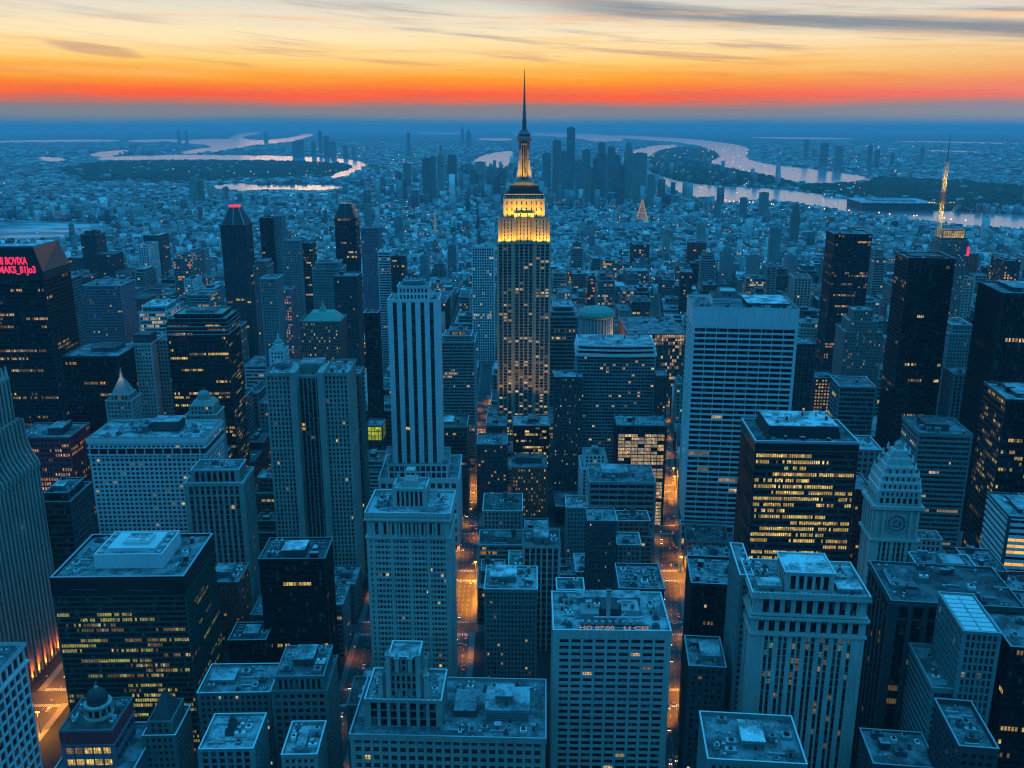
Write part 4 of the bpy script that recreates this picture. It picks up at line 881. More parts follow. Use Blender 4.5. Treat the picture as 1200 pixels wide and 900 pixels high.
t = S_('hotel', 'wide white-topped hotel with dense grid of punched windows and long penthouse', 'wide white-topped hotel', 103, 239, 516, 745, 52, 585, 'white_panel', 'roof_light', dict(bay=4.1, fh=4.0, pw=1.6, sp=1.9, rp=.3, rs=.22, lit=.035, runs=False, litm=('lit_yellow', 'lit_dim')), vb=640, cl=0, par=2.2)
a = t.W / 2; z_ = t.z
b = MB()
for zz, h, o in ((z_ - 1.5, 3, 1.1), (z_ - 13, 1.2, 1.3), (z_ - 15.5, .8, 1.), (z_ - 7, .6, 1.3)): b.box(-a - o, a + o, -o, t.d + o, zz - h / 2, zz + h / 2, 'white_panel')
b.build('cornice', t.root); b = MB(); b.box(-a - .55, a + .55, -.55, t.d + .5, z_ - 12.3, z_ - 7.4, 'black_panel'); b.build('gallery', t.root)
for k in range(13): b = MB(); x = -a + k * 2 * a / 12.6; b.box(x, x + 1., -.9, -.5, z_ - 12.4, z_ - 7.3, 'white_panel'); b.build('gallery_column', t.root)
t.unit(-a * .05, a * .42, 22, 40, z_ + .3, z_ + 9, 'slate', 'roof_light'); t.unit(-a * .38, -a * .12, 18, 44, z_ + .3, z_ + 5.5, 'teal_stone', 'roof_mid'); t.clutter(-a * .36, -a * .1, 6, 44, z_ + 4, 7, .8); t.clutter(a * .46, a - 3, 5, 46, z_, 8, 1.); t.clutter(-a * .95, -a * .4, 5, 46, z_, 5, 1.)
S_('apartment_tower', 'stone tower with arcaded top floors adjoining the wide white-topped hotel', 'arcaded stone tower', 217, 284, 568, 670, 34, 575, 'limestone', 'roof_mid', dict(bay=4.4, fh=4.2, pw=1.8, sp=1.2, rp=.8, rs=.15, cs=2., lit=.01, runs=False, mode='strip', sm='grey_stone'), vb=665, corn=1.2, tiers=((9, 4, 5, 6, dict(fh=9, lit=0, mode='band')),), cl=5)
S_('office_block', 'flat-topped black block with one small orange lit window', 'flat-topped black block', 73, 138, 419, 860, 62, 590, 'black_panel', 'roof_mid', dict(DARKRIB, lit=.015, glass='glass_dark', litm=('lit_orange', 'lit_dim')), vb=490, pent=(.35, .8, .35, .75, 4, 'steel', 'roof_dark'), cl=6)
S_('apartment_tower', 'slim pale tower with dark boxy cap beside the flat-topped black block', 'slim pale tower with boxy cap', 153, 177, 404, 900, 34, 560, 'pale_stone', 'roof_mid', dict(PUNCH, lit=.02), vb=480, pent=(.1, .9, .1, .7, 9, 'slate', 'roof_dark'), cl=2)
S_('apartment_tower', 'teal slab with a ribbed flank directly right of the slim pale tower', 'teal ribbed slab', 178, 199, 400, 915, 40, 540, 'teal_stone', 'roof_mid', dict(PUNCH, lit=.02), vb=480, cl=3)
t = S_('office_block', 'large dark office block with green roof edge and scattered lit rows', 'dark office with green roof edge', 195, 266, 380, 900, 48, 555, 'dark_metal', 'copper_green', dict(bay=1.9, fh=4.1, pw=.3, sp=1.7, rp=.3, rs=.25, lit=.17, litm=('lit_yellow', 'lit_dim'), glass='glass_dark'), vb=480, cl=0, tiers=((4, 1.5, 1.5, 1.5, dict(lit=0)), (4, 5, 5, 5, dict(lit=0))), pent=(.2, .8, .2, .8, 3, 'copper_green', 'roof_mid'))
a = t.W / 2; b = MB()
for k in range(3): b.box(-a - .9, a + .9, -.9, t.d + .9, t.z - 3 - k * 4, t.z - 2.2 - k * 4, 'metal_light')
b.build('cornice', t.root)
# small spired towers
t = T('church_tower', 'small stone tower with steep pointed spire behind the wide hotel', 'small spired tower', 124, 154, 471, 800, 24, 585, 'limestone', 'roof_mid', vb=488)
a = t.W / 2; t.facade(-a, a, 0, t.d, 0, t.z, **PUNCH); t.roof(-a, a, 0, t.d, t.z); t.facade(-a + 3, a - 3, 3, t.d - 3, t.z + .3, t.z + 6, **PUNCH); b = MB(); b.frustum(0, 12, t.z + 6, t.z + 20, a - 4, 8, 1.4, 1.4, 'teal_stone'); b.frustum(0, 12, t.z + 20, t.z + 30, 1.2, 1.2, .1, .1, 'teal_stone'); b.build('spire', t.root); t.done(); lamp(t.root, (0, 6.5, t.z + 21), 700, (1, .6, .2), .3)
t = T('apartment_tower', 'stone tower with domed cupola rising behind the wide hotel', 'cupola tower', 218, 253, 488, 800, 26, 575, 'limestone', 'roof_mid', vb=495)
a = t.W / 2; t.facade(-a, a, 0, t.d, 0, t.z, **PUNCH); t.roof(-a, a, 0, t.d, t.z); t.facade(-a + 3, a - 3, 3, t.d - 3, t.z + .3, t.z + 9, **PUNCH); b = MB(); b.frustum(0, 13, t.z + 9, t.z + 13, a - 3, 10, a - 6, 7, 'limestone'); b.lathe(0, 13, [(6, t.z + 13), (6, t.z + 16)], 'limestone', 16); dome(b, 0, 13, t.z + 16, 6, 5, 'teal_stone', 16); b.lathe(0, 13, [(.6, t.z + 20.8), (.1, t.z + 24)], 'teal_stone', 6); b.build('cupola', t.root); t.done()
S_('office_block', 'violet-flanked pale slab with dense window rows behind the black tower', 'violet-flanked slab', 96, 141, 336, 1200, 50, 560, 'violet_stone', 'roof_mid', dict(PUNCH, lit=.04), vb=405, cl=4)
S_('office_block', 'low office with broad glowing cream-yellow floors and white flat roof', 'low glowing cream office', 163, 196, 367, 1180, 60, 520, 'white_panel', 'roof_white', dict(bay=1.8, fh=5, pw=.2, sp=1.8, rp=.2, rs=.4, lit=.8, litm=('lit_pale', 'lit_warm')), vb=400, tiers=((7, 3, 6, 6, dict(lit=0)),), cl=3)
S_('office_block', 'slim teal glass slab peeking out behind the black tower with lettering', 'teal glass slab', 62, 76, 330, 1120, 50, 560, 'teal_stone', 'roof_mid', dict(DARKRIB, lit=.02), vb=400, cl=2)
# red-capped glass tower with shoulders
def shoulder(name, label, short, x0, x1, y, ytop, fx, D, dep, vp, wall, vb, litk=.02, cap=None, capm='steel', st=None):
    t = T(name, label, short, x0, x1, y, D, dep, vp, wall, 'roof_mid', vb=vb); a = t.W / 2; z2 = zp(ytop, D)
    t.facade(-a, a, 0, t.d, 0, t.z, **(st or dict(bay=3., fh=4, pw=.5, sp=.8, rp=.3, rs=.15, lit=litk, glass='glass_blue', litm=('lit_yellow', 'lit_dim'))))
    b = MB(); b.frustum(0, t.d / 2, t.z, z2, a + .2, t.d / 2 + .2, a * fx, t.d / 2 * fx, wall)
    for k in (-.5, 0, .5): b.bar((k * 2 * a * .9, -.2, t.z), (k * 2 * a * fx * .9, t.d / 2 * (1 - fx) - .2, z2), .7, capm)
    b.build('crown', t.root)
    if cap: b = MB(); b.box(-a * fx, a * fx, t.d / 2 - 3, t.d / 2 + 3, z2, z2 + 3.5, cap); b.build('beacon', t.root)
    t.done(); return t
shoulder('skyscraper', 'slender blue glass tower with pointed shoulders and red-lit cap', 'red-capped glass tower', 258, 288, 264, 244, .42, 1450, 40, 560, 'slate', 385, cap='red_lamp', capm='metal_light')
shoulder('skyscraper', 'dark bullet-shaped tower with tapering flat top', 'dark tapered tower', 392, 417, 256, 239, .55, 1600, 34, 600, 'dark_metal', 330, .10)
S_('skyscraper', 'plain dark slab tower with small rooftop mast behind the red-capped tower', 'plain dark slab tower', 304, 319, 256, 1650, 30, 600, 'dark_metal', 'roof_mid', dict(DARKRIB, lit=.01), vb=330, cl=2)
S_('skyscraper', 'lighter slab joined to the plain dark slab tower', 'lighter joined slab', 319, 330, 254, 1655, 30, 580, 'teal_stone', 'roof_mid', dict(PUNCH, lit=.01), vb=330, cl=2)
S_('office_block', 'broad teal slab with darker right wing and flat top', 'broad teal slab', 331, 352, 283, 1450, 36, 600, 'teal_stone', 'roof_mid', dict(PUNCH, lit=.02), vb=370, cl=2)
S_('office_block', 'dark wing with lit windows attached to the broad teal slab', 'dark lit wing', 352, 365, 286, 1460, 36, 600, 'slate', 'roof_mid', dict(RIB, lit=.10), vb=370, cl=2)
S_('office_block', 'violet-grey slab standing right of the dark tapered tower', 'violet-grey slab', 423, 444, 268, 1500, 34, 600, 'violet_stone', 'roof_mid', dict(PUNCH, lit=.02), vb=340, cl=2)
S_('apartment_tower', 'bright striped slab with white balconies near the slim cream tower', 'bright striped slab', 443, 457, 296, 1350, 34, 590, 'white_panel', 'roof_white', dict(RIB, lit=.03), vb=360, cl=2)
S_('apartment_tower', 'dark twin of the bright striped slab beside it', 'dark striped slab', 459, 474, 301, 1340, 34, 590, 'slate', 'roof_mid', dict(RIB, lit=.03), vb=360, cl=2)
S_('office_block', 'teal block with angled dark glass roof in the tower cluster', 'angled-roof teal block', 366, 400, 316, 1250, 36, 600, 'teal_stone', 'roof_dark', dict(PUNCH, lit=.03), vb=370, tiers=((8, 4, 4, 4),), cl=3)
S_('office_block', 'tall dark gridded block in front of the dark tapered tower', 'dark gridded block', 391, 418, 325, 1150, 36, 590, 'slate', 'roof_mid', dict(PUNCH, lit=.03), vb=380, cl=3)
S_('office_block', 'stepped grey block with lit top floors among left-hand tower cluster', 'stepped grey block', 297, 314, 313, 1300, 34, 580, 'grey_stone', 'roof_mid', dict(PUNCH, lit=.05), vb=370, cl=2, tiers=((7, 2, 2, 2),))
S_('office_block', 'pale gridded block with white edge columns below the plain dark slab', 'pale gridded block', 305, 324, 328, 1150, 36, 580, 'teal_stone', 'roof_mid', dict(PUNCH, lit=.03), vb=380, cl=2)
S_('office_block', 'narrow orange-lit slab standing among dark blocks', 'narrow orange-lit slab', 331, 341, 340, 1250, 24, 590, 'violet_stone', 'roof_mid', dict(PUNCH, lit=.5, litm=('lit_orange', 'lit_warm')), vb=375, cl=1)
t = S_('office_block', 'stone block with pyramid roof and many tiny lit windows', 'block with pyramid roof', 351, 399, 378, 1000, 40, 585, 'brownstone', 'roof_mid', dict(PUNCH, lit=.30, litm=('lit_warm', 'lit_dim'), bay=2.8), vb=430, cl=0)
a = t.W / 2; b = MB(); b.frustum(0, 20, t.z + .5, t.z + 9, a - 2, 17, a * .55, 9, 'copper_green'); b.frustum(0, 20, t.z + 9, t.z + 20, 4, 4, .3, .3, 'copper_green'); b.build('pyramid_roof', t.root)
t = T('church_tower', 'little white cupola tower behind the twin-winged cream tower', 'white cupola tower', 316, 333, 412, 900, 18, 585, 'white_panel', 'roof_mid', vb=430)
a = t.W / 2; t.facade(-a, a, 0, t.d, 0, t.z, **PUNCH); t.roof(-a, a, 0, t.d, t.z); b = MB(); b.lathe(0, 9, [(5, t.z), (5, t.z + 6), (5.6, t.z + 6.2), (5, t.z + 7)], 'white_panel', 14); dome(b, 0, 9, t.z + 7, 5, 4, 'copper_green', 14); b.lathe(0, 9, [(1, t.z + 10.8), (1, t.z + 13), (.1, t.z + 18)], 'white_panel', 8); b.build('cupola', t.root); t.done()
S_('office_block', 'blank dark monolith block behind the slim cream pier tower', 'dark monolith', 427, 442, 368, 1000, 26, 590, 'black_panel', 'roof_dark', dict(DARKRIB, lit=0), vb=450, cl=2)
S_('apartment_tower', 'zigzag-balconied tower close behind the twin-winged cream tower', 'zigzag-balconied tower', 405, 421, 440, 770, 26, 590, 'brownstone', 'roof_mid', dict(RIB, lit=.02, fh=4.4, rs=1.4, sp=1.1), vb=560, cl=3)
S_('office_block', 'white gridded slab with warm lit lower floors left of the golden-crowned tower', 'white gridded slab', 553, 579, 291, 1500, 40, 605, 'white_panel', 'roof_light', dict(bay=4, fh=4.5, pw=1.2, sp=1.4, rp=.5, rs=.3, lit=.12, runs=False, litm=('lit_warm', 'lit_pale'), rowlit=lambda f, j, n: 6 if j in (17, 18) else .3), vb=440, cl=3)
S_('office_block', 'teal glass block with lit windows below its roof terrace', 'teal glass terrace block', 516, 556, 402, 1010, 44, 605, 'teal_stone', 'roof_mid', dict(RIB, lit=.12, fh=3.7, litm=('lit_warm', 'lit_dim')), vb=480, tiers=((6, 4, 6, 6), (5, 6, 6, 6)), cl=4)
S_('office_block', 'low block with violet-tinted flat roof and dark banded front', 'violet-roofed low block', 516, 547, 502, 870, 40, 600, 'slate', 'roof_brown', dict(RIB, lit=.02), vb=560, pent=(.1, .45, .3, .8, 3, 'teal_stone', 'roof_white'), cl=3)
t = S_('shed', 'small pavilion lit vivid yellow-green behind the cream pier tower', 'vivid yellow pavilion', 430, 448, 500, 905, 22, 600, 'slate', 'roof_mid', dict(PUNCH, lit=1, litm=('lit_lime', 'lit_lime'), bay=4, pw=.5, sp=.7, fh=5, rowlit=lambda f, j, n: 1.2 if j > n - 4 else 0), vb=515, cl=2)
# ------------------------------------------------------------------ right middle
t = T('office_block', 'wide curved-top office with layered white roof slabs and banded front', 'curved-top banded office', 676, 769, 404, 950, 52, 640, 'teal_stone', 'roof_white', vb=550)
a = t.W / 2; zt = t.z
t.facade(-a, a, 0, t.d, 0, zt - 12, bay=3.4, fh=3.8, pw=.5, sp=1.7, rp=.25, rs=.45, cs=1.2, lit=.07, runs=False, litm=('lit_warm', 'lit_dim'), rowlit=lambda f, j, n: 3 if f == 'L' else .8)
def slab(b, o, z0, z1, m, bulge=4):
    pts = [(-a - o, t.d + o), (-a - o, -o)] + [(-a - o + (2 * a + 2 * o) * k / 12, -o - bulge * math.sin(math.pi * k / 12)) for k in range(1, 12)] + [(a + o, -o), (a + o, t.d + o)]
    b.prism(pts, z0, z1, m)
b = MB(); slab(b, 1.4, zt - 12, zt - 9, 'white_panel'); slab(b, -2, zt - 9, zt - 6, 'glass_dark'); slab(b, .6, zt - 6, zt - 4.6, 'white_panel'); slab(b, -3, zt - 4.6, zt - 1.6, 'glass_dark'); slab(b, -.6, zt - 1.6, zt, 'white_panel'); slab(b, -2, zt, zt + .4, 'roof_light'); b.build('crown', t.root)
t.clutter(-a * .8, a * .8, 8, 44, zt + .2, 6, .6); t.done()
t = T('pavilion', 'round drum building with green domed roof', 'green-domed drum', 0, 0, 0, 0, 46, world=(99, 1290, 46, 126, 0), wall='white_panel', vb=400)
t.mb.lathe(0, 23, [(23, 0), (23, 119)], 'teal_stone', 32)
for k in range(32):
    A = k * math.pi / 16; t.mb.bar((24 * math.cos(A), 23 + 24 * math.sin(A), 60), (24 * math.cos(A), 23 + 24 * math.sin(A), 120), .7, 'white_panel')
t.mb.lathe(0, 23, [(25.5, 118), (26.5, 120), (26.5, 123)], 'copper_green', 40); b = MB(); b.lathe(0, 23, [(26, 123), (24, 127), (18, 131), (9, 133), (3, 133.6)], 'copper_green', 40)
for k in range(20): A = k * math.pi / 10; b.bar((25 * math.cos(A), 23 + 25 * math.sin(A), 126), (6 * math.cos(A), 23 + 6 * math.sin(A), 133.8), .4, 'metal_light')
b.build('dome', t.root); t.done(); lamp(t.root, (30, -2, 70), 60000, (1, .5, .15), 2)
S_('shopping_arcade', 'long low building whose edges glow with warm lights', 'long glowing arcade', 737, 803, 392, 1250, 120, 590, 'brownstone', 'roof_mid', dict(bay=3.2, fh=5, pw=.6, sp=1.1, rp=.4, rs=.3, lit=.45, runs=False, litm=('lit_warm', 'lit_dim'), rowlit=lambda f, j, n: 2 if j > n - 4 else .7), vb=410, cl=14, big=1.4)
S_('apartment_tower', 'plain blue-grey slab tower with tiny windows beside the banded office', 'plain blue-grey slab', 650, 682, 443, 930, 26, 620, 'slate', 'roof_light', dict(bay=2.4, fh=3.6, pw=1.4, sp=1.9, rp=.25, rs=.2, lit=.12, runs=False, litm=('lit_pale', 'lit_dim')), vb=545, cl=2)
S_('office_block', 'low layered block with long blue terraces right of the golden-crowned tower', 'low layered terrace block', 643, 677, 372, 1160, 70, 615, 'teal_stone', 'roof_light', dict(RIB, lit=.02, fh=5), vb=440, tiers=((5, 3, 8, 3), (5, 3, 8, 3)), cl=3)
S_('office_block', 'glass-fronted block with whole facade lit pale gold', 'gold-fronted glass block', 723, 781, 500, 850, 34, 640, 'dark_metal', 'roof_mid', dict(bay=6.8, fh=3.6, pw=.5, sp=.7, rp=.5, rs=.3, cs=1.4, lit=1, runs=False, litm=('lit_pale', 'lit_warm'), rowlit=lambda f, j, n: (.85 if f == 'F' else .1) if j < n - 2 else 0), vb=545, cl=7)
S_('office_block', 'dark slot-windowed block wedged beside the avenue behind the gold-fronted glass block', 'dark slot-windowed block', 770, 782, 442, 930, 30, 650, 'slate', 'roof_mid', dict(PUNCH, lit=.1), vb=490, cl=1)
S_('parking_block', 'terraced concrete block with open ledges and two lit windows', 'terraced concrete block', 691, 768, 566, 770, 44, 640, 'concrete', 'roof_mid', dict(bay=8, fh=5.4, pw=.7, sp=2.1, rp=.4, rs=.8, lit=.04, litm=('lit_pale', 'lit_warm')), vb=600, pent=(.2, .6, .3, .8, 5, 'teal_stone', 'roof_light'), cl=8)
S_('apartment_block', 'low red-lit block of many small windows before the golden-crowned tower', 'low red-lit block', 600, 641, 549, 870, 34, 610, 'red_brick', 'roof_mid', dict(PUNCH, lit=.35, litm=('lit_orange', 'lit_dim'), bay=2.6), vb=580, pent=(.1, .85, .4, .8, 6, 'slate', 'roof_dark'), cl=3)
t = S_('office_block', 'dark block with bright orange ground floor facing the avenue', 'dark block over orange street', 559, 594, 522, 880, 34, 610, 'slate', 'roof_mid', dict(PUNCH, lit=.10, litm=('lit_warm', 'lit_orange')), vb=575, cl=5)
t = S_('office_block', 'mid-height block with mottled dark front and cluttered pale roof', 'mottled block with cluttered roof', 568, 629, 692, 540, 32, 625, 'grey_stone', 'roof_light', dict(bay=2.3, fh=3.4, pw=1.1, sp=1.6, rp=.25, rs=.2, lit=.03, runs=False), vb=800, corn=.9, pent=(.1, .6, .3, .8, 5, 'teal_stone', 'roof_white'), cl=12)
S_('apartment_block', 'pale-framed block with brown square roof and white parapet', 'block with brown roof', 613, 656, 642, 620, 30, 625, 'pale_stone', 'roof_brown', dict(bay=4.4, fh=5, pw=1.2, sp=1.6, rp=.5, rs=.2, lit=.02, runs=False, sm='grey_stone'), vb=720, pent=(.3, .7, .3, .8, 4, 'teal_stone', 'roof_light'), cl=3, par=1.8)
S_('apartment_tower', 'narrow dark tower of stacked small windows near the block with brown roof', 'narrow stacked-window tower', 689, 722, 612, 640, 24, 630, 'slate', 'roof_mid', dict(PUNCH, lit=.03, bay=2.6), vb=690, cl=4)
S_('apartment_tower', 'thin dark tower between stacked-window tower and terraced concrete block', 'thin dark tower', 724, 751, 640, 650, 22, 640, 'grey_stone', 'roof_mid', dict(PUNCH, lit=.02), vb=690, cl=4)
S_('office_block', 'low block with jumbled pipes and units on its roof by the avenue', 'low block with jumbled roof', 726, 778, 692, 560, 36, 640, 'slate', 'roof_mid', dict(RIB, lit=.01), vb=730, cl=16, par=2)
S_('apartment_block', 'low block with long pale parapet lines facing the twin rooftops', 'low pale-lined block', 566, 612, 600, 760, 40, 610, 'teal_stone', 'roof_dark', dict(PUNCH, lit=.02), vb=640, cl=9, tank=True)
S_('apartment_block', 'low block with bright plain blue roof near the terraced concrete block', 'low block with plain roof', 664, 689, 596, 770, 26, 620, 'teal_stone', 'roof_light', dict(PUNCH, lit=.03), vb=640, cl=2)
# right of the avenue
S_('office_block', 'near-black block by the avenue with sparse golden windows', 'near-black avenue block', 811, 868, 686, 500, 36, 712, 'black_panel', 'roof_mid', dict(bay=2.2, fh=3.8, pw=.8, sp=1.5, rp=.3, rs=.2, lit=.14, litm=('lit_dim', 'lit_warm'), glass='glass_dark'), vb=760, cl=9, par=2)
S_('office_block', 'low dark roof block close to the avenue below the near-black block', 'low dark roof block', 808, 850, 782, 440, 30, 712, 'slate', 'roof_mid', dict(PUNCH, lit=.02), vb=880, pent=(.35, .9, .2, .7, 4, 'teal_stone', 'roof_light'), cl=5)
S_('apartment_block', 'flat bottom-edge block with walled roof pens and tall chimney wall', 'block with walled roof pens', 830, 944, 894, 352, 34, 700, 'teal_stone', 'roof_mid', dict(PUNCH), vb=960, pent=(.38, .62, .3, .75, 5, 'teal_stone', 'roof_white'), cl=9, par=2.6)
S_('skyscraper', 'black slab tower with few lit rows, its left flank catching blue light', 'big black slab tower', 1065, 1119, 305, 860, 44, 735, 'black_panel', 'roof_light', dict(bay=1.6, fh=3.9, pw=.3, sp=1.3, rp=.3, rs=.2, lit=.045, glass='glass_dark', litm=('lit_dim', 'lit_warm')), vb=540, pent=(.15, .85, .2, .8, 2.5, 'black_panel', 'roof_dark'), cl=3, par=2.5)
S_('skyscraper', 'dark slab tower with small red roof light and scattered lit floors', 'dark slab with red light', 978, 1022, 275, 1270, 54, 740, 'dark_metal', 'roof_mid', dict(bay=1.8, fh=3.9, pw=.3, sp=1.3, rp=.3, rs=.2, lit=.10, glass='glass_dark', litm=('lit_dim', 'lit_warm')), vb=400, cl=4)
t = FOOT[-1]
S_('skyscraper', 'huge dark tower at right edge with lit mezzanine row and vertical fins', 'huge dark finned tower', 1176, 1262, 345, 760, 60, 760, 'dark_metal', 'roof_mid', dict(bay=2.6, fh=4.1, pw=.7, sp=.8, rp=.9, rs=.15, lit=.05, glass='glass_dark', litm=('lit_warm', 'lit_pale'), rowlit=lambda f, j, n: 14 if j == n - 20 else .1), vb=640, pent=(.2, .8, .2, .8, 4, 'slate', 'roof_light'), cl=4)
S_('office_block', 'black block with orange-edged corner and slatted left side at right edge', 'orange-edged black block', 1180, 1262, 470, 590, 44, 770, 'black_panel', 'roof_light', dict(bay=1.8, fh=4.2, pw=.25, sp=1.7, rp=.3, rs=.5, lit=.20, glass='glass_dark', litm=('lit_dim', 'lit_yellow')), vb=640, pent=(.2, .8, .2, .8, 3, 'slate', 'roof_light'), cl=4)
S_('office_block', 'low striped block with thick glowing orange bands', 'orange-banded striped block', 1183, 1262, 607, 535, 40, 770, 'slate', 'roof_light', dict(bay=12, fh=4.2, pw=.3, sp=2.1, rp=.2, rs=.7, lit=3, glass='glass_dark', litm=('lit_strong', 'lit_strong'), sm='white_panel', rowlit=lambda f, j, n: (1 if f == 'F' else 0) if j > n - 9 else .1), vb=660, pent=(.2, .8, .2, .8, 3, 'slate', 'roof_light'), cl=6)
S_('office_block', 'pale banded block with bright lit top line on its left flank', 'pale banded block', 1077, 1139, 510, 700, 44, 722, 'teal_stone', 'roof_mid', dict(bay=2., fh=4.2, pw=.2, sp=1.9, rp=.15, rs=.5, lit=.12, litm=('lit_pale', 'lit_warm'), rowlit=lambda f, j, n: 8 if (j == n - 3 and f == 'L') else (1.5 if j < n * .35 else .4)), vb=650, pent=(.2, .65, .25, .8, 6, 'slate', 'roof_dark'), cl=5, par=2.2)
S_('office_block', 'slim dark glass block with slanted blue roof beside the clock tower', 'slim dark block by clock tower', 1003, 1022, 575, 640, 34, 700, 'dark_metal', 'roof_mid', dict(RIB, lit=.05, glass='glass_dark'), vb=655, cl=1)
S_('apartment_block', 'light stone block with three small square windows and plain wall', 'light plain-walled block', 1004, 1033, 528, 700, 34, 700, 'teal_stone', 'roof_light', dict(bay=4, fh=5, pw=2, sp=2.4, lit=0, runs=False), vb=560, cl=1)
S_('office_block', 'teal banded block just left of the big black slab tower', 'teal banded block', 984, 1026, 454, 900, 40, 720, 'teal_stone', 'roof_mid', dict(RIB, lit=.02, fh=5), vb=500, cl=3)
S_('apartment_tower', 'stepped dense-windowed tower with sloped pale roofs behind the teal banded block', 'stepped dense-windowed tower', 990, 1034, 390, 1050, 44, 720, 'grey_stone', 'roof_light', dict(PUNCH, lit=.10, bay=2.6, litm=('lit_pale', 'lit_dim')), vb=440, tiers=((12, 5, 5, 5), (12, 5, 5, 5)), cl=4)
S_('apartment_tower', 'narrow ribbed block right against the white-framed office tower', 'narrow ribbed block', 932, 956, 404, 960, 36, 700, 'slate', 'roof_mid', dict(PIER, lit=.02), vb=470, cl=2)
S_('office_block', 'small low block glowing orange between office towers', 'small orange-glowing block', 955, 978, 444, 980, 30, 700, 'brownstone', 'roof_mid', dict(PUNCH, lit=.9, litm=('lit_orange', 'lit_warm')), vb=475, cl=2)
S_('apartment_tower', 'pale blue stepped tower between the big black slab and the huge dark finned tower', 'pale stepped tower', 1112, 1142, 392, 950, 44, 740, 'teal_stone', 'roof_mid', dict(PUNCH, lit=.02), vb=500, tiers=((9, 3, 3, 3),), cl=3)
S_('apartment_tower', 'smooth pale slab with curved side below the pale stepped tower', 'smooth pale slab', 1118, 1140, 440, 860, 30, 740, 'teal_stone', 'roof_mid', dict(PIER, lit=0), vb=500, cl=1)
# gold-capped tower under the mast
t = S_('skyscraper', 'tall gridded tower with gold-lit top and thicket of small antennas', 'gold-capped gridded tower', 1101, 1135, 283, 1480, 36, 735, 'grey_stone', 'roof_mid', dict(PUNCH, lit=.16, litm=('lit_pale', 'lit_dim')), vb=430, cl=0, tiers=((5, 2, 2, 2, dict(lit=0)), (12, 3, 3, 3, dict(lit=1, litm=('lit_yellow', 'lit_yellow'), sp=.6, pw=.8, fh=4))))
for k in range(12): b = MB(); x = rnd.uniform(-14, 14); y_ = rnd.uniform(8, 26); b.bar((x, y_, t.ztop), (x + rnd.uniform(-2, 2), y_, t.ztop + rnd.uniform(6, 17)), .28, 'steel', 4, .1); b.build('antenna', t.root)
b = MB(); b.box(t.W / 2 - 1, t.W / 2 + 3, -1, 3, t.z - 22, t.z - 8, 'red_sign'); b.build('sign', t.root)
# clock tower
t = T('clock_tower', 'ornate white stone clock tower with stepped pyramid top and round clock face', 'white clock tower', 1026, 1080, 592, 540, 24, 712, 'pale_stone', 'roof_light', vb=690)
a = t.W / 2; zt = t.z
t.facade(-a, a, 0, t.d, 0, zt - 24, bay=3.0, fh=3.9, pw=1.2, sp=1.0, rp=.8, rs=.2, cs=3.4, lit=.01, runs=False, big=(3, 2.2, 0), mode='strip', sm='grey_stone')
t.cornice(-a, a, 0, t.d, zt - 22.5, 1.6, 1.6)
t.mb.box(-a + .4, a - .4, .4, t.d - .4, zt - 23, zt, 'pale_stone')
for sx in (-1, 1):
    for q in (0, 1): t.mb.box(sx * (a - 1.6 - q * 4.2) - .9, sx * (a - 1.6 - q * 4.2) + .9, -.7, .5, zt - 22, zt - 3, 'pale_stone')
for q in range(5): t.mb.box(-a - .6, -a + .5, 1 + q * (t.d - 3) / 4, 3 + q * (t.d - 3) / 4, zt - 22, zt - 3, 'pale_stone')
t.cornice(-a, a, 0, t.d, zt, 2.2, 1.9)
b = MB(); cz = zt - 12
for k in range(32):
    A = k * math.pi / 16; A2 = (k + 1) * math.pi / 16
    b.bar((6.2 * math.cos(A), -.5, cz + 6.2 * math.sin(A)), (6.2 * math.cos(A2), -.5, cz + 6.2 * math.sin(A2)), .4, 'pale_stone')
    b.bar((3.6 * math.cos(A), -.5, cz + 3.6 * math.sin(A)), (3.6 * math.cos(A2), -.5, cz + 3.6 * math.sin(A2)), .22, 'white_panel')
for k in range(12): A = k * math.pi / 6; b.bar((4.7 * math.cos(A), -.55, cz + 4.7 * math.sin(A)), (5.6 * math.cos(A), -.55, cz + 5.6 * math.sin(A)), .22, 'pale_stone')
b.build('clock_rim', t.root)
b = MB(); b.prism([(6.1 * math.cos(k * .19635), 6.1 * math.sin(k * .19635)) for k in range(32)], -.1, .1, 'grey_stone'); o = b.build('clock_face', t.root, (0, -.1, cz)); o.rotation_euler = (R(90), 0, 0)
b = MB(); b.bar((0, -.8, cz), (1.6, -.8, cz + 3.6), .25, 'white_panel', 4, .1); b.build('clock_hand', t.root); b = MB(); b.bar((0, -.9, cz), (-4.8, -.9, cz - 1.), .2, 'white_panel', 4, .08); b.build('clock_hand', t.root)
z_ = zt; i = a
t.facade(-i + 1, i - 1, 1, t.d - 1, zt + .1, zt + 6, bay=3.6, fh=6, pw=1.5, sp=2.4, rp=.6, rs=.3, lit=0, runs=False); z_ = zt + 6; i = a - 1; ya = 1
b = MB(); cyy = t.d / 2
prof = (1., .95, .86, .73, .58, .42, .27); hw_, hd_ = a - .6, t.d / 2 - .6
for k in range(6):
    f0, f1 = prof[k], prof[k + 1]
    b.frustum(0, cyy, z_, z_ + 4.0, hw_ * f0, hd_ * f0, hw_ * (f1 * .5 + f0 * .5), hd_ * (f1 * .5 + f0 * .5), 'pale_stone'); b.box(-hw_ * f1 - .7, hw_ * f1 + .7, cyy - hd_ * f1 - .7, cyy + hd_ * f1 + .7, z_ + 4.0, z_ + 4.7, 'white_panel')
    for sx in (-1, 1):
        for sy in (-1, 1): b.frustum(sx * hw_ * f0 * .93, cyy + sy * hd_ * f0 * .93, z_ + 3, z_ + 7.5, .8, .8, .25, .25, 'white_panel')
    z_ += 4.7
b.build('pyramid_roof', t.root)
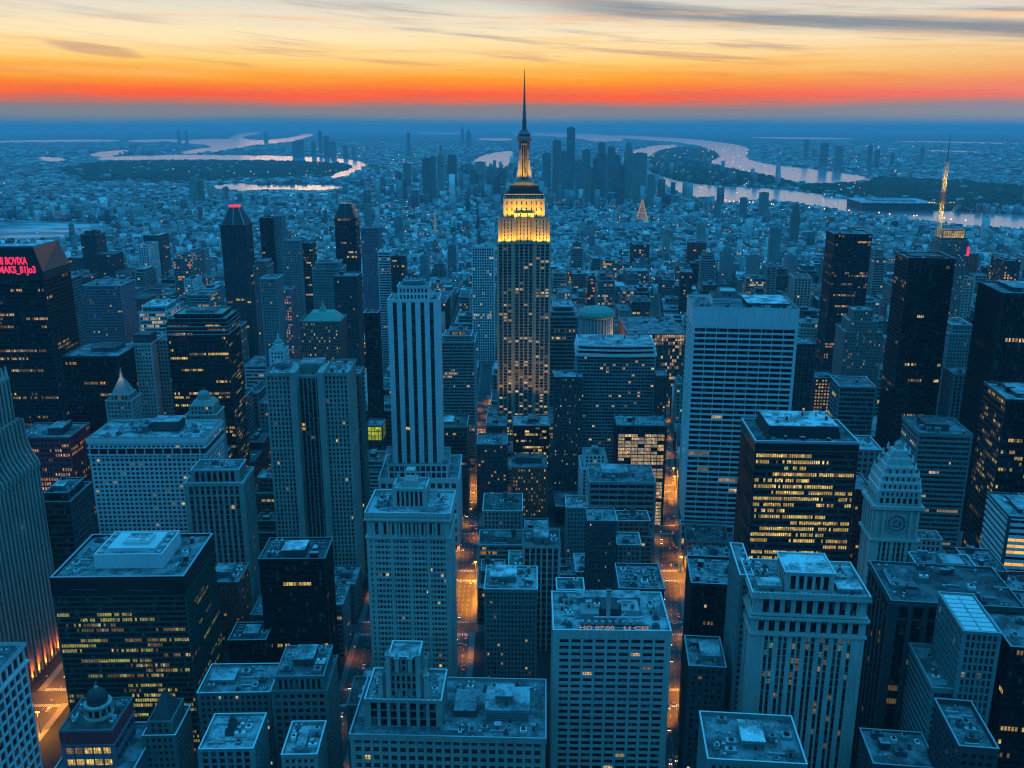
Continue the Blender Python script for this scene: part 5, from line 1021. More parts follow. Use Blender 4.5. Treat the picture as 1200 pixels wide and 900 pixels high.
for k in range(4):
    nq = (8, 7, 6, 4)[k]; f0 = prof[k]
    for q in range(nq):
        b = MB(); x = (q - (nq - 1) / 2) * 2 * hw_ * f0 * .86 / nq; zz = zt + 6.3 + k * 4.7; yy = cyy - hd_ * f0 - .25
        b.box(x - .95, x + .95, yy, yy + 1.8, zz, zz + 3.2, 'pale_stone'); b.box(x - .55, x + .55, yy - .06, yy, zz + .3, zz + 2.7, 'glass_dark'); b.build('dormer', t.root)
b = MB(); b.frustum(0, cyy, z_, z_ + 3.5, 2.6, 2.6, 2., 2., 'pale_stone'); b.frustum(0, cyy, z_ + 3.5, z_ + 6, 2.4, 2.4, .2, .2, 'roof_light'); b.build('lantern', t.root); t.done()
# right bottom group
t = S_('office_block', 'broad dark block of deep vertical window bays behind the louvre-roofed tower', 'broad dark bayed block', 1045, 1200, 706, 440, 46, 735, 'slate', 'roof_dark', dict(bay=7.4, fh=4.1, pw=2.6, sp=.9, rp=1.0, rs=.1, cs=2., lit=.03, runs=False, mode='strip', sm='black_panel', glass='glass_dark', litm=('lit_dim', 'lit_dim')), vb=900, corn=1.3, pent=(.06, .26, .35, .8, 1.5, 'slate', 'roof_mid'), cl=12)
S_('office_block', 'low roofscape block with pale roof hut behind the broad dark bayed block', 'roofscape block', 1080, 1150, 672, 500, 26, 735, 'teal_stone', 'roof_mid', dict(PUNCH), vb=700, cl=10, pent=(.4, .75, .2, .7, 5))
S_('apartment_block', 'dark mossy-looking hut-topped block by the orange-banded block', 'hut-topped block', 1140, 1180, 670, 505, 30, 735, 'slate', 'roof_mid', dict(PUNCH), vb=700, cl=5)
t = S_('office_tower', 'slim tower with bright louvred panel roof and fluted front', 'louvre-roofed slim tower', 1130, 1172, 742, 392, 38, 745, 'teal_stone', 'roof_white', dict(bay=2.6, fh=4.1, pw=.9, sp=1.2, rp=.5, rs=.25, lit=.03, litm=('lit_pale', 'lit_dim'), mode='single', runs=False), vb=880, cl=0)
a = t.W / 2
for k in range(8): 
    for q in range(2): b = MB(); b.box(-a + .8 + q * (a - .4), -a + .8 + q * (a - .4) + a - 1.4, 1.5 + k * 4.4, 4.9 + k * 4.4, t.z + .3, t.z + 1.1, 'white_panel'); b.build('roof_panel', t.root)
S_('office_block', 'lower wing with long slatted side leaning on the louvre-roofed tower', 'lower slatted wing', 1093, 1120, 810, 396, 40, 745, 'teal_stone', 'roof_mid', dict(RIB, lit=0), vb=880, cl=3, par=2.4)
S_('office_block', 'squat dark block with blue inset roof and dim lit strip at bottom right', 'squat block with inset roof', 1124, 1168, 880, 345, 34, 745, 'slate', 'roof_mid', dict(PUNCH), vb=950, cl=4, par=3)
S_('office_block', 'very dark block at right edge with slanting lit windows', 'very dark edge block', 1185, 1262, 760, 400, 60, 760, 'black_panel', 'roof_mid', dict(DARKRIB, lit=.12, glass='glass_dark'), vb=950, cl=4)
S_('office_block', 'teal-parapet block behind the very dark edge block', 'teal-parapet block', 1182, 1262, 705, 480, 34, 760, 'slate', 'roof_mid', dict(PUNCH), vb=760, cl=8, par=3)
S_('apartment_block', 'sliver of low light-edged roof at the very bottom between dark towers', 'bottom roof sliver', 1024, 1098, 897, 372, 26, 735, 'slate', 'roof_mid', dict(PUNCH), vb=980, cl=4)

# ------------------------------------------------------------------ tall lattice mast
def lattice(name, label, X0, Y0, z0, z1, r0, r1, mats, lean=0., cat='mast', n=14, group=None, lit=None):
    o = empty(name, (X0, Y0, 0)); tag(o, label, cat, group); b = MB()
    for k in range(n):
        t0, t1 = k / n, (k + 1) / n
        def P(i, t): r = r0 + (r1 - r0) * t; return ((r if i in (1, 2) else -r) + lean * t, r if i > 1 else -r, z0 + (z1 - z0) * t)
        for i in range(4):
            b.bar(P(i, t0), P(i, t1), max(.3, r0 * .055), mats); b.bar(P(i, t0), P((i + 1) % 4, t1), max(.2, r0 * .035), mats); b.bar(P(i, t1), P((i + 1) % 4, t1), max(.2, r0 * .035), mats)
    b.build('lattice', o); return o
Dm = 1500; xb, zb = unproj(1097, 286, Dm); xt, ztp = unproj(1114, 158, Dm)
plain('mast_yellow', (.75, .60, .22), .5)
o = lattice('radio_mast', 'tall floodlit yellow lattice mast rising over the rooftops', xb, Dm, 0, ztp - 42, 4.2, 2.0, 'mast_yellow', (xt - xb) * .8, n=40)
L = (xt - xb); zc = ztp - 95; xx = L * .8 * zc / (ztp - 42)
b = MB(); b.lathe(xx, 0, [(3.5, zc - 9), (5, zc - 7), (5, zc + 7), (3.5, zc + 9)], 'steel', 10); b.build('equipment_drum', o)
b = MB(); b.bar((xx - 22, 0, zc - 11), (xx + 22, 0, zc - 10), .8, 'steel'); b.bar((xx - 18, 0, zc - 11), (xx - 16, 0, zc - 4), .6, 'steel'); b.build('cross_arm', o)
for s_ in (-20, -16, -12, 14, 19): b = MB(); b.lathe(xx + s_, 0, [(.3, zc - 10.2), (.9, zc - 9.6), (.3, zc - 8.8)], 'gold_lamp', 8); b.build('warning_lamp', o)
b = MB(); b.bar((L * .8, 0, ztp - 42), (L, 0, ztp), 1.1, 'steel', 6, .3); b.build('aerial', o)
for zz in (40, 100, 150, 200, 250, 300):
    lamp(o, (L * .8 * zz / (ztp - 42) - 3, -16, zz + 0), 32000, (1, .60, .18), 1., 'POINT')
# ------------------------------------------------------------------ the smaller blocks between the landmarks
HERO = list(FOOT)
def rect_pts(cx, cyy, hw, hd, rot, n=3):
    c, s = math.cos(rot), math.sin(rot)
    return [(cx + c * a * hw - s * b * hd, cyy + s * a * hw + c * b * hd) for a in np.linspace(-1, 1, n) for b in np.linspace(-1, 1, n)]
def inside(px, py, r, m=0.):
    cx, cyy, hw, hd, rot = r[:5]; c, s = math.cos(rot), math.sin(rot); dx, dy = px - cx, py - cyy
    return abs(dx * c + dy * s) < hw + m and abs(-dx * s + dy * c) < hd + m
def overlaps(a, b, m=3.):
    if (a[0] - b[0]) ** 2 + (a[1] - b[1]) ** 2 > (a[2] + a[3] + b[2] + b[3] + 10) ** 2: return False
    return any(inside(x, y, b, m) for x, y in rect_pts(*a[:5])) or any(inside(x, y, a, m) for x, y in rect_pts(*b[:5]))
r2 = random.Random(21)
LOTS = []
names = ['J', 'E', 'D', 'C', 'A', 'B', 'G', 'I']
ylines = CROSS + [2150, 2300]
for bi in range(len(ylines) - 1):
    ya, yb = ylines[bi] + 9, ylines[bi + 1] - 9
    for ai in range(-1, len(names)):
        ym = (ya + yb) / 2; pos = lambda k, sg: AV[k][0] + AV[k][1] * ym + sg * (AV[k][2] + 5.5)
        xa = pos(names[ai], 1) if ai >= 0 else -1.0 * ym * .66 - 150
        xb = pos(names[ai + 1], -1) if ai + 1 < len(names) else ym * .66 + 200
        if ai == -1 and xa > xb: continue
        if xb < xa + 15: continue
        rot = -math.atan(.139) if ai >= 5 else 0.
        if ai == 4: rot = 0.
        for row in range(2):
            y0 = ya + row * (yb - ya) / 2 + .6; dep = (yb - ya) / 2 - 1.4
            x = xa + (.139 * (y0 + dep / 2 - ym) if ai >= 5 else 0); xe = xb + ((.139 * (y0 + dep / 2 - ym)) if ai >= 4 and ai + 1 < len(names) else 0)
            if ai == 4: xe -= 5
            while x < xe - 14:
                w_ = min(r2.uniform(20, 46), xe - x)
                if xe - x - w_ < 15: w_ = xe - x
                LOTS.append((x + w_ / 2, y0 + dep / 2, w_ / 2 - .5, dep / 2 * r2.uniform(.8, 1.), rot)); x += w_
fill = []
allow = [h for h in HERO]
for L in LOTS:
    cx, cyy, hw, hd, rot = L
    if abs(proj(cx, cyy, 30)[0] - 600) > 760: continue
    if any(overlaps(L, h) for h in HERO): continue
    if -350 < cx < -285 and 400 < cyy < 640: continue
    if any(inpoly(cx, cyy, P) for P in RP[:1]): continue
    D = cyy - hd
    h = r2.choice((18, 24, 30, 36, 42, 50, 62)) * r2.uniform(.85, 1.2)
    if D > 850 and r2.random() < .12: h *= 1.6
    if D > 1100 and r2.random() < .10: h *= 1.9
    if D < 800: h = min(h, 58)
    lx, rx = proj(cx - hw, D, h)[0], proj(cx + hw, D, h)[0]
    # keep it from covering the landmarks behind it
    for q in HERO:
        if q[9] > D and q[6] < rx + 3 and q[7] > lx - 3:
            hmax = H - (H - 0) * 0
            v = (450 - q[8]) / F; dy = CT + v * ST; dz = -ST + v * CT; hm = H + D / dy * dz
            h = min(h, max(9, hm))
    fill.append([cx, cyy, hw, hd, rot, max(9, h)])
# which of them the view meets
BX = [(q[0], q[1], q[2], q[3], q[4], q[5]) for q in HERO] + [tuple(f) for f in fill]
BA = np.array(BX); ca, sa = np.cos(BA[:, 4]), np.sin(BA[:, 4])
def blocked(p, skip):
    o = np.array((0, 0, H)); d = np.array(p) - o
    ox = (-BA[:, 0]) * ca + (-BA[:, 1]) * sa; oy = BA[:, 0] * sa - BA[:, 1] * ca
    dx = d[0] * ca + d[1] * sa; dy = -d[0] * sa + d[1] * ca
    dx = np.where(abs(dx) < 1e-9, 1e-9, dx); dy = np.where(abs(dy) < 1e-9, 1e-9, dy)
    t1 = (-BA[:, 2] - ox) / dx; t2 = (BA[:, 2] - ox) / dx; t3 = (-BA[:, 3] - oy) / dy; t4 = (BA[:, 3] - oy) / dy
    t5 = (0 - H) / d[2]; t6 = (BA[:, 5] - H) / d[2]
    lo = np.maximum(np.maximum(np.minimum(t1, t2), np.minimum(t3, t4)), np.minimum(t5, t6)); hi = np.minimum(np.minimum(np.maximum(t1, t2), np.maximum(t3, t4)), np.maximum(t5, t6))
    hit = (lo < hi) & (lo > 0) & (lo < .985); hit[skip] = False
    return hit.any()
vis = []
for i, f in enumerate(fill):
    cx, cyy, hw, hd, rot, h = f
    c, s = math.cos(rot), math.sin(rot); n = 0
    for a, b, z in ((-.7, -.8, 1), (.7, -.8, 1), (0, 0, 1), (-.7, .8, 1), (.7, .8, 1), (-.8, -1.02, .6), (.8, -1.02, .6), (0, -1.02, .75)):
        p = (cx + c * a * hw - s * b * hd, cyy + s * a * hw + c * b * hd, h * z)
        qx, qy = proj(*p)
        if -10 < qx < 1210 and qy < 910 and not blocked(p, len(HERO) + i): n += 1
    area = n / 8 * (2 * hw / cyy * F) * ((h + hd * .5) / cyy * F)
    vis.append(area)
order = sorted(range(len(fill)), key=lambda i: -vis[i])
chosen = [i for i in order if vis[i] > 0][:285]
chosenset = set(chosen)
TONES = [('grey_stone', 'grey'), ('slate', 'slate-blue'), ('limestone', 'cream'), ('brownstone', 'brownish'), ('teal_stone', 'teal-grey'), ('concrete', 'pale grey'), ('red_brick', 'reddish'), ('dark_metal', 'dark'), ('violet_stone', 'violet-grey'), ('white_panel', 'whitish')]
ROOFS = [('roof_mid', 'grey-roofed'), ('roof_light', 'light-roofed'), ('roof_dark', 'dark-roofed'), ('roof_white', 'white-roofed'), ('roof_brown', 'brown-roofed')]
ORD = ['', 'second ', 'third ', 'fourth ', 'fifth ', 'sixth ', 'seventh ', 'eighth ', 'ninth ', 'tenth ', 'eleventh ', 'twelfth ']
used = {}
def relate(cx, cyy, h):
    px, py = proj(cx, cyy, h); best = None
    for q in HERO:
        hx = (q[6] + q[7]) / 2; hy = proj(q[0], q[1], q[5])[1]; by = proj(q[0], q[1] - q[3], 0)[1]
        dx = 0 if q[6] <= px <= q[7] else min(abs(px - q[6]), abs(px - q[7])); dy = 0 if hy <= py <= by else min(abs(py - hy), abs(py - by))
        d = dx + dy * .8
        if best is None or d < best[0]: best = (d, q, hx)
    q = best[1]
    if cyy > q[1] + q[3]: rel = 'behind'
    elif cyy < q[1] - q[3] and q[6] - 5 <= px <= q[7] + 5: rel = 'in front of'
    else: rel = 'left of' if px < best[2] else 'right of'
    return rel, q[10]
for i in sorted(chosen, key=lambda i: fill[i][1]):
    cx, cyy, hw, hd, rot, h = fill[i]
    wm, wn = r2.choices(TONES, (5, 4, 4, 2, 4, 3, 1, 3, 1, 2))[0]; rm, rn = r2.choices(ROOFS, (4, 4, 2, 2, 1))[0]
    rel, sh = relate(cx, cyy, h)
    size = 'tall' if h > 60 else ('mid-height' if h > 32 else 'low'); kind = r2.choice(('office_block', 'apartment_block')); kn = kind.replace('_', ' ')
    key = (size, wn, rn, kn, rel, sh); used[key] = used.get(key, 0) + 1
    lab = f"{ORD[used[key] - 1]}{size} {wn} {rn} {kn} {rel} the {sh}"
    D = cyy - hd; c, s = math.cos(rot), math.sin(rot)
    fx, fy = cx + s * hd, cyy - c * hd       # front centre
    t = T(kind, lab, '', 0, 0, 0, 0, 2 * hd, world=(fx - hw, fy, 2 * hw, h, 0.), wall=wm, roof=rm, reg=False, group='city blocks between the towers', seed=i)
    t.root.location = (fx, fy, 0); t.root.rotation_euler = (0, 0, rot)
    stl = r2.choice((PUNCH, PUNCH, RIB, G(bay=4.5, pw=1.1), PIER, dict(DARKRIB, bay=2.4)))
    st = dict(stl); st['lit'] = r2.choice((.01, .02, .04, .08, .14, .25)) if st.get('runs', True) else r2.choice((.01, .02, .03, .06, .20)); st['litm'] = r2.choice((('lit_yellow', 'lit_dim'), ('lit_warm', 'lit_dim'), ('lit_orange', 'lit_warm')))
    if D > 1000: st['bay'] = st['bay'] * 1.6; st['fh'] = 5.2; st['pw'] *= 1.5; st['sp'] *= 1.3
    t.facade(-hw, hw, 0, 2 * hd, 0, h, **st); t.roof(-hw, hw, 0, 2 * hd, h, ph=r2.uniform(.9, 1.8))
    z = h
    if r2.random() < .35 and h > 24 and hw > 11:
        k = r2.uniform(.12, .25); dz = r2.uniform(6, 14); t.facade(-hw * (1 - k), hw * (1 - k), 2 * hd * k, 2 * hd * (1 - k), h + .3, h + dz, **st); t.roof(-hw * (1 - k), hw * (1 - k), 2 * hd * k, 2 * hd * (1 - k), h + dz, name='upper_roof'); z = h + dz; hw2 = hw * (1 - k); ya, yb = 2 * hd * k, 2 * hd * (1 - k)
    else: hw2 = hw; ya, yb = 0, 2 * hd
    if r2.random() < .75: 
        x_ = r2.uniform(-.5, .0) * hw2; t.unit(x_, x_ + hw2 * r2.uniform(.4, .8), ya + (yb - ya) * .3, ya + (yb - ya) * r2.uniform(.55, .85), z + .28, z + r2.uniform(3, 6), r2.choice(('concrete', 'slate', wm)), 'roof_mid', 'penthouse')
    if D < 1250: t.clutter(-hw2 + 1, hw2 - 1, ya + 1, yb - 1, z, int(r2.uniform(4, 8) if D < 900 else 3), 1. if D < 900 else 1.3, tank=r2.random() < .4)
    t.done()

# ------------------------------------------------------------------ the far city: one mass, thousands of small buildings
nr = np.random.RandomState(5)
bx = []
for i, f in enumerate(fill):
    if i not in chosenset: bx.append((f[0], f[1], f[2], f[3], f[4], f[5]))
WP = np.array([gnd(a, b) for a, b in [(760,190),(800,186),(830,193),(860,201),(900,207),(940,218.5),(1005,216),(1030,209),(1120,214),(1230,222),(1230,250),(1100,247),(1015,238),(980,230),(920,220),(860,218),(800,214),(765,204)]])
P2 = np.array([gnd(a, b) for a, b in [(120,190),(250,188.5),(400,190),(418,194),(395,203),(380,207),(240,214),(100,214),(60,200)]])
P3 = np.array([gnd(a, b) for a, b in [(0, 300), (0, 286), (130, 286), (230, 290), (250, 300), (120, 296)]])
P4 = np.array([gnd(a, b) for a, b in [(745,178),(760,186),(775,176),(800,173),(835,177),(842,184),(826,190),(800,185),(765,190)]])
WOODS = [WP, P2, P4]
GX, GS = 22000., 70.; GN, GM = int(2 * GX / GS), int(45000 / GS)
gx = (np.arange(GN) + .5) * GS - GX; gy = (np.arange(GM) + .5) * GS; gX, gY = np.meshgrid(gx, gy, indexing='ij'); riv = np.zeros((GN, GM), bool)
for P in RP + [FL]: riv |= inpoly(gX, gY, P)
wood = np.zeros((GN, GM), bool)
for P in WOODS: wood |= inpoly(gX, gY, P)
nearriver = riv.copy()
for k in range(1, 11): nearriver[:, :-k] |= riv[:, k:]           # the near shore, a few hundred metres deep
D = 2150.
while D < 24000:
    s = 17.5 + (D - 2150) * .0055
    n = int(D * 1.36 / s); xs = (np.arange(n) - n / 2) * s + nr.uniform(-.14, .14, n) * s
    ysr = D + nr.uniform(-.12, .12, n) * s + 14 * np.sin(xs * .004)
    keep = np.ones(n, bool)
    for P in RP: keep &= ~inpoly(xs, ysr, P)
    keep &= ~inpoly(xs, ysr, FL)
    drop = .05 if D < 6000 else (.25 if D < 12000 else .5)
    keep &= nr.rand(n) > drop
    keep &= (np.abs((xs + .04 * ysr) % 430) > 26) | (D > 7000)
    for x, y in zip(xs[keep], ysr[keep]):
        dens = .5 + .5 * math.sin(x * .0011 + 1.3) * math.cos(y * .0009)
        hh = nr.choice((8, 11, 14, 18, 24, 32)) * (.7 + .6 * dens) * (1.15 if D < 4500 else .85)
        k = nr.rand()
        if k > .982 and D < 7000: hh *= nr.uniform(1.6, 3.0)
        if D > 12000: hh *= 1.2
        if wood[int(min(GN - 1, max(0, (x + GX) / GS))), int(min(GM - 1, max(0, y / GS)))] and nr.rand() < .97: continue
        if nearriver[int(min(GN - 1, max(0, (x + GX) / GS))), int(min(GM - 1, max(0, y / GS)))]: hh = min(hh, nr.uniform(5, 9))
        rr = -.12 if x > 300 else (.1 * math.sin(x * .0004 + y * .0003))
        ww = s * nr.uniform(.26, .52); dd = s * nr.uniform(.22, .40)
        if hh > 40: ww = min(ww, 13); dd = min(dd, 12)
        bx.append((x, y, ww, dd, rr, hh))
        if D < 5200 and nr.rand() < .45: bx.append((x + nr.uniform(-.4, .4) * ww, y + nr.uniform(-.3, .3) * dd, ww * .35, dd * .35, rr, hh + nr.uniform(2, 6)))
    D += s * .95
# a denser belt of taller blocks round the downtown cluster
for _ in range(520):
    x = nr.normal(330, 620); y = nr.uniform(4200, 8200)
    if any(inpoly(x, y, P) for P in RP): continue
    if nearriver[int((x + GX) / GS), int(y / GS)]: continue
    bx.append((x, y, nr.uniform(9, 17), nr.uniform(9, 17), nr.uniform(-.2, .1), abs(nr.normal(50, 32)) + 20))
A = np.array(bx); n = len(A); print('far buildings', n)
c, s = np.cos(A[:, 4]), np.sin(A[:, 4])
sg = np.array([(-1, -1), (1, -1), (1, 1), (-1, 1)])
vx = A[:, 0, None] + c[:, None] * sg[:, 0] * A[:, 2, None] - s[:, None] * sg[:, 1] * A[:, 3, None]
vy = A[:, 1, None] + s[:, None] * sg[:, 0] * A[:, 2, None] + c[:, None] * sg[:, 1] * A[:, 3, None]
V = np.zeros((n, 8, 3)); V[:, :4, 0] = vx; V[:, 4:, 0] = vx; V[:, :4, 1] = vy; V[:, 4:, 1] = vy; V[:, 4:, 2] = A[:, 5, None]
# some gabled roofs among the low ones
gab = (A[:, 5] < 16) & (nr.rand(n) < .35); V[gab, 4:, 2] += np.array([0, 0, 3, 3])
fq = np.array([(4, 5, 6, 7), (0, 1, 5, 4), (1, 2, 6, 5), (2, 3, 7, 6), (3, 0, 4, 7)])
Fq = (np.arange(n)[:, None, None] * 8 + fq[None]).reshape(-1)
me = bpy.data.meshes.new('distant_city'); me.vertices.add(n * 8); me.vertices.foreach_set('co', V.reshape(-1))
me.loops.add(n * 20); me.loops.foreach_set('vertex_index', Fq.astype(np.int32)); me.polygons.add(n * 5)
me.polygons.foreach_set('loop_start', np.arange(n * 5, dtype=np.int32) * 4); me.polygons.foreach_set('loop_total', np.full(n * 5, 4, np.int32))
me.materials.append(MATS['city_fabric'])
pal = np.array([(.20, .20, .19), (.32, .31, .29), (.10, .11, .12), (.15, .11, .09), (.24, .27, .27), (.45, .45, .43), (.18, .07, .06), (.06, .065, .07), (.25, .2, .24), (.55, .56, .55)])
ci = nr.choice(10, n, p=[.19, .17, .12, .09, .13, .09, .04, .09, .03, .05]); cc = pal[ci] * nr.uniform(.8, 1.7, (n, 1))
rc = cc.copy(); lightroof = nr.rand(n) < .38; rc[lightroof] = np.array((.46, .48, .48)) * nr.uniform(.6, 1.7, (lightroof.sum(), 1)); rc[~lightroof] *= .75
fc = np.repeat(cc[:, None, :], 5, 1); fc[:, 0] = rc
at = me.attributes.new('tone', 'FLOAT_COLOR', 'FACE'); buf = np.ones((n * 5, 4)); buf[:, :3] = fc.reshape(-1, 3); at.data.foreach_set('color', buf.reshape(-1))
me.update(); me.validate()
o = bpy.data.objects.new('distant_city', me); col.objects.link(o); tag(o, 'hazy mass of small far-off buildings filling the plain', 'city', None, 'stuff')

# tree cover of the far river banks and parks
mb = MB()
def clump(mb, x, y, r, h, m='foliage'):
    b = len(mb.v); n = 6; a0 = rnd.random() * 6
    for q, (rr, zz) in enumerate(((1, .0), (1.05, .45), (.62, .85))):
        for j in range(n):
            a = a0 + 2 * math.pi * j / n; k = rnd.uniform(.75, 1.2); mb.v.append((x + r * rr * k * math.cos(a), y + r * rr * k * math.sin(a), h * zz * rnd.uniform(.85, 1.15)))
    mb.v.append((x, y, h)); i = mb.mat(m)
    for q in range(2):
        for j in range(n): mb.f.append((b + q * n + j, b + q * n + (j + 1) % n, b + (q + 1) * n + (j + 1) % n, b + (q + 1) * n + j)); mb.mi.append(i)
    for j in range(n): mb.f.append((b + 2 * n + j, b + 2 * n + (j + 1) % n, b + 3 * n)); mb.mi.append(i)
for Q, cnt, rr in ((WP, 6500, 24), (P2, 1500, 30), (P3, 300, 10), (P4, 1300, 30)):
    lo, hi = Q.min(0), Q.max(0); k = 0
    while k < cnt:
        x, y = rnd.uniform(lo[0], hi[0]), rnd.uniform(lo[1], hi[1])
        k += .25
        if not inpoly(x, y, Q) or any(inpoly(x, y, R_) for R_ in RP): continue
        k += .75; clump(mb, x, y, rnd.uniform(.5, 1.3) * rr, rnd.uniform(9, 26))
for _ in range(9000):      # trees scattered through the city
    D = 2000 * math.exp(rnd.uniform(0, 1.9)); x = rnd.uniform(-.62, .62) * D
    if nearriver[int((x + GX) / GS), int(D / GS)] or math.sin(x * .0017 + 2) * math.cos(D * .0013) < -.1: continue
    clump(mb, x, D, rnd.uniform(5, 12) * (1 + D / 9000), rnd.uniform(9, 18))
tag(mb.build('far_woods'), 'dark tree cover along the far river banks and streets', 'trees', None, 'stuff')

# glittering street lights of the far districts
mb = MB(); cols = ['lamp_orange', 'lamp_white', 'lamp_orange', 'gold_lamp']
glow('far_lamp_orange', (1, .42, .12), 4.5); glow('far_lamp_white', (.8, .9, 1), 2.6); glow('far_lamp_red', (1, .04, .1), 4.)
for _ in range(800):
    D = 1300 * math.exp(rnd.uniform(0, 2.6)); x = rnd.uniform(-.6, .6) * D
    if any(inpoly(x, D, R_) for R_ in RP) or inpoly(x, D, WP): continue
    if rnd.random() < .72: x += (rnd.choice((-.21, -.12, .155, .26, .4)) * D - x) * .93
    r = D * rnd.uniform(.00022, .00042); z = rnd.uniform(8, 30) + (25 if D < 4000 else 10)
    m = rnd.choices(('far_lamp_orange', 'far_lamp_white', 'far_lamp_red'), (.56, .40, .04))[0]
    mb.lathe(x, D, [(r * .3, z), (r, z + r), (r * .3, z + 2 * r)], m, 5)
for k in range(22):       # waterfront lights
    a, b = gnd(rnd.uniform(820, 1200), 240); Q = [gnd(q, 236 + (q - 820) * .085 + rnd.uniform(-1, 1)) for q in (rnd.uniform(820, 1200),)][0]
    mb.lathe(Q[0], Q[1], [(1.5, 14), (3, 16), (1, 19)], 'far_lamp_orange', 5)
tag(mb.build('distant_street_lights'), 'tiny orange and white lights scattered over the far districts', 'street lights', None, 'stuff')

# ------------------------------------------------------------------ single towers of the far skyline
FT = [(668, 150, 9, 232, 'slab'), (652, 165, 9, 232, 'slab'), (660, 178, 8, 236, 'slab'), (686, 176, 9, 236, 'slab'), (678, 188, 9, 240, 'slab'), (704, 168, 11, 236, 'step'), (715, 173, 8, 238, 'slab'), (697, 186, 9, 246, 'step'),
      (735, 166, 9, 236, 'bullet'), (749, 180, 14, 240, 'slab'), (727, 194, 8, 246, 'slab'), (640, 180, 9, 236, 'slab'), (722, 182, 7, 236, 'slab'), (689, 196, 7, 244, 'slab'), (762, 205, 8, 248, 'slab'),
      (517, 172, 8, 232, 'spire'), (501, 186, 10, 240, 'slab'), (508, 184, 7, 238, 'slab'), (479, 156, 3.5, 185, 'slab'), (542, 146, 3.5, 172, 'spire'), (549, 150, 5.5, 176, 'spire'), (530, 182, 9, 226, 'slab'), (478, 192, 8, 236, 'slab'),
      (563, 190, 11, 222, 'slab'), (575, 196, 8, 228, 'slab'), (588, 198, 9, 230, 'slab'), (555, 200, 8, 232, 'slab'),
      (376, 154, 4, 182, 'slab'), (383, 160, 6, 186, 'slab'), (368, 166, 5, 184, 'slab'), (391, 166, 6, 186, 'slab'), (405, 171, 5, 186, 'slab'), (415, 172, 4, 186, 'slab'), (352, 164, 8, 184, 'slab'), (345, 166, 4, 184, 'slab'),
      (210, 153, 3, 170, 'slab'), (219, 154, 3, 170, 'slab'), (312, 155, 4, 170, 'slab'), (228, 208, 10, 238, 'step'), (236, 212, 6, 240, 'slab'),
      (965, 168, 8, 198, 'slab'), (982, 172, 8, 200, 'slab'), (944, 164, 5, 190, 'slab'), (1018, 166, 5, 198, 'spire'), (1080, 172, 4, 190, 'slab'), (1027, 176, 5, 198, 'slab'), (894, 226, 9, 262, 'slab'), (840, 236, 7, 262, 'slab'), (870, 232, 8, 262, 'slab'), (1045, 180, 4, 196, 'slab'),
      (930, 240, 9, 290, 'step'), (850, 290, 13, 345, 'step'), (905, 268, 12, 330, 'slab'), (880, 300, 14, 352, 'slab'), (820, 262, 9, 300, 'slab'), (925, 300, 12, 345, 'slab'), (700, 290, 9, 330, 'slab'), (780, 270, 8, 310, 'slab'), (498, 300, 10, 345, 'slab'), (530, 288, 9, 325, 'slab'), (468, 255, 9, 290, 'slab'), (432, 240, 8, 275, 'slab')]
for k, (px, yt, wp, yb, kind) in enumerate(FT):
    X0, Y0 = gnd(px, yb); z = unproj(px, yt, Y0)[1]; ww = wp / F * (Y0 * CT + (H - z * .5) * ST)
    o = empty('distant_tower', (X0, Y0, 0), rnd.uniform(-.15, .1)); b = MB(); m = rnd.choice(('grey_stone', 'teal_stone', 'concrete', 'limestone')); hw = ww / 2
    zz = z if kind == 'slab' else z * .82
    st = T.__new__(T)
    b.box(-hw * .96, hw * .96, 0, ww * .8, 0, zz, m); nb = 5
    for q in range(nb + 1): x = -hw + q * 2 * hw / nb; b.box(x - hw * .06, x + hw * .06, -hw * .04, ww * .8, 0, zz + (q in (0, nb)) * hw * .1, m)
    for q in range(1, int(zz / (hw * .55))): b.box(-hw * .98, hw * .98, -hw * .03, ww * .79, q * hw * .55, q * hw * .55 + hw * .14, m)
    b.build('wall', o); b = MB()
    if kind == 'step': b.box(-hw * .7, hw * .7, ww * .1, ww * .7, zz, z, m); b.box(-hw * .4, hw * .4, ww * .2, ww * .6, z, z * 1.02, m)
    elif kind == 'bullet': b.frustum(0, ww * .4, zz, z, hw, ww * .4, hw * .45, ww * .2, m)
    elif kind == 'spire': b.frustum(0, ww * .4, zz, z * .93, hw * .8, ww * .3, hw * .3, ww * .12, m); b.frustum(0, ww * .4, z * .93, z * 1.07, hw * .12, hw * .12, hw * .03, hw * .03, 'steel')
    else: b.box(-hw * .6, hw * .5, ww * .2, ww * .6, zz, zz * 1.015 + 1, 'roof_mid')
    b.build('roof', o)
    rel, sh = relate(X0, Y0, z)
    if px > 790 and yb > 240: reg = 'among low roofs on the near bank of the wide river'
    elif px > 790: reg = 'on the far bank beyond the wooded river bend'
    elif px > 600 and yb < 260: reg = 'in the downtown cluster just right of the golden crown'
    elif 460 < px <= 600 and yb < 260: reg = 'in the loose group just left of the golden crown'
    elif 330 < px < 440 and yb < 200: reg = 'on the small skyline by the upper left river loop'
    elif yb < 260: reg = 'standing alone on the hazy plain at left'
    else: reg = 'amid the low roofs behind the golden-crowned tower'
    hgt = {'slab': 'flat-topped', 'step': 'step-topped', 'bullet': 'tapering', 'spire': 'spire-topped'}[kind]
    tag(o, f"hazy blue {hgt} tower {reg}", 'tower', f"{hgt} towers {reg}")
X0, Y0 = gnd(752, 262); z = unproj(752, 234, Y0)[1]
lattice('lattice_tower', 'small gold-lit pyramid-shaped lattice tower near the river', X0, Y0, 0, z, 26, 1.5, 'gold_self_glow', cat='tower', n=9)  # bars glow by themselves: floodlighting put into the steel's material
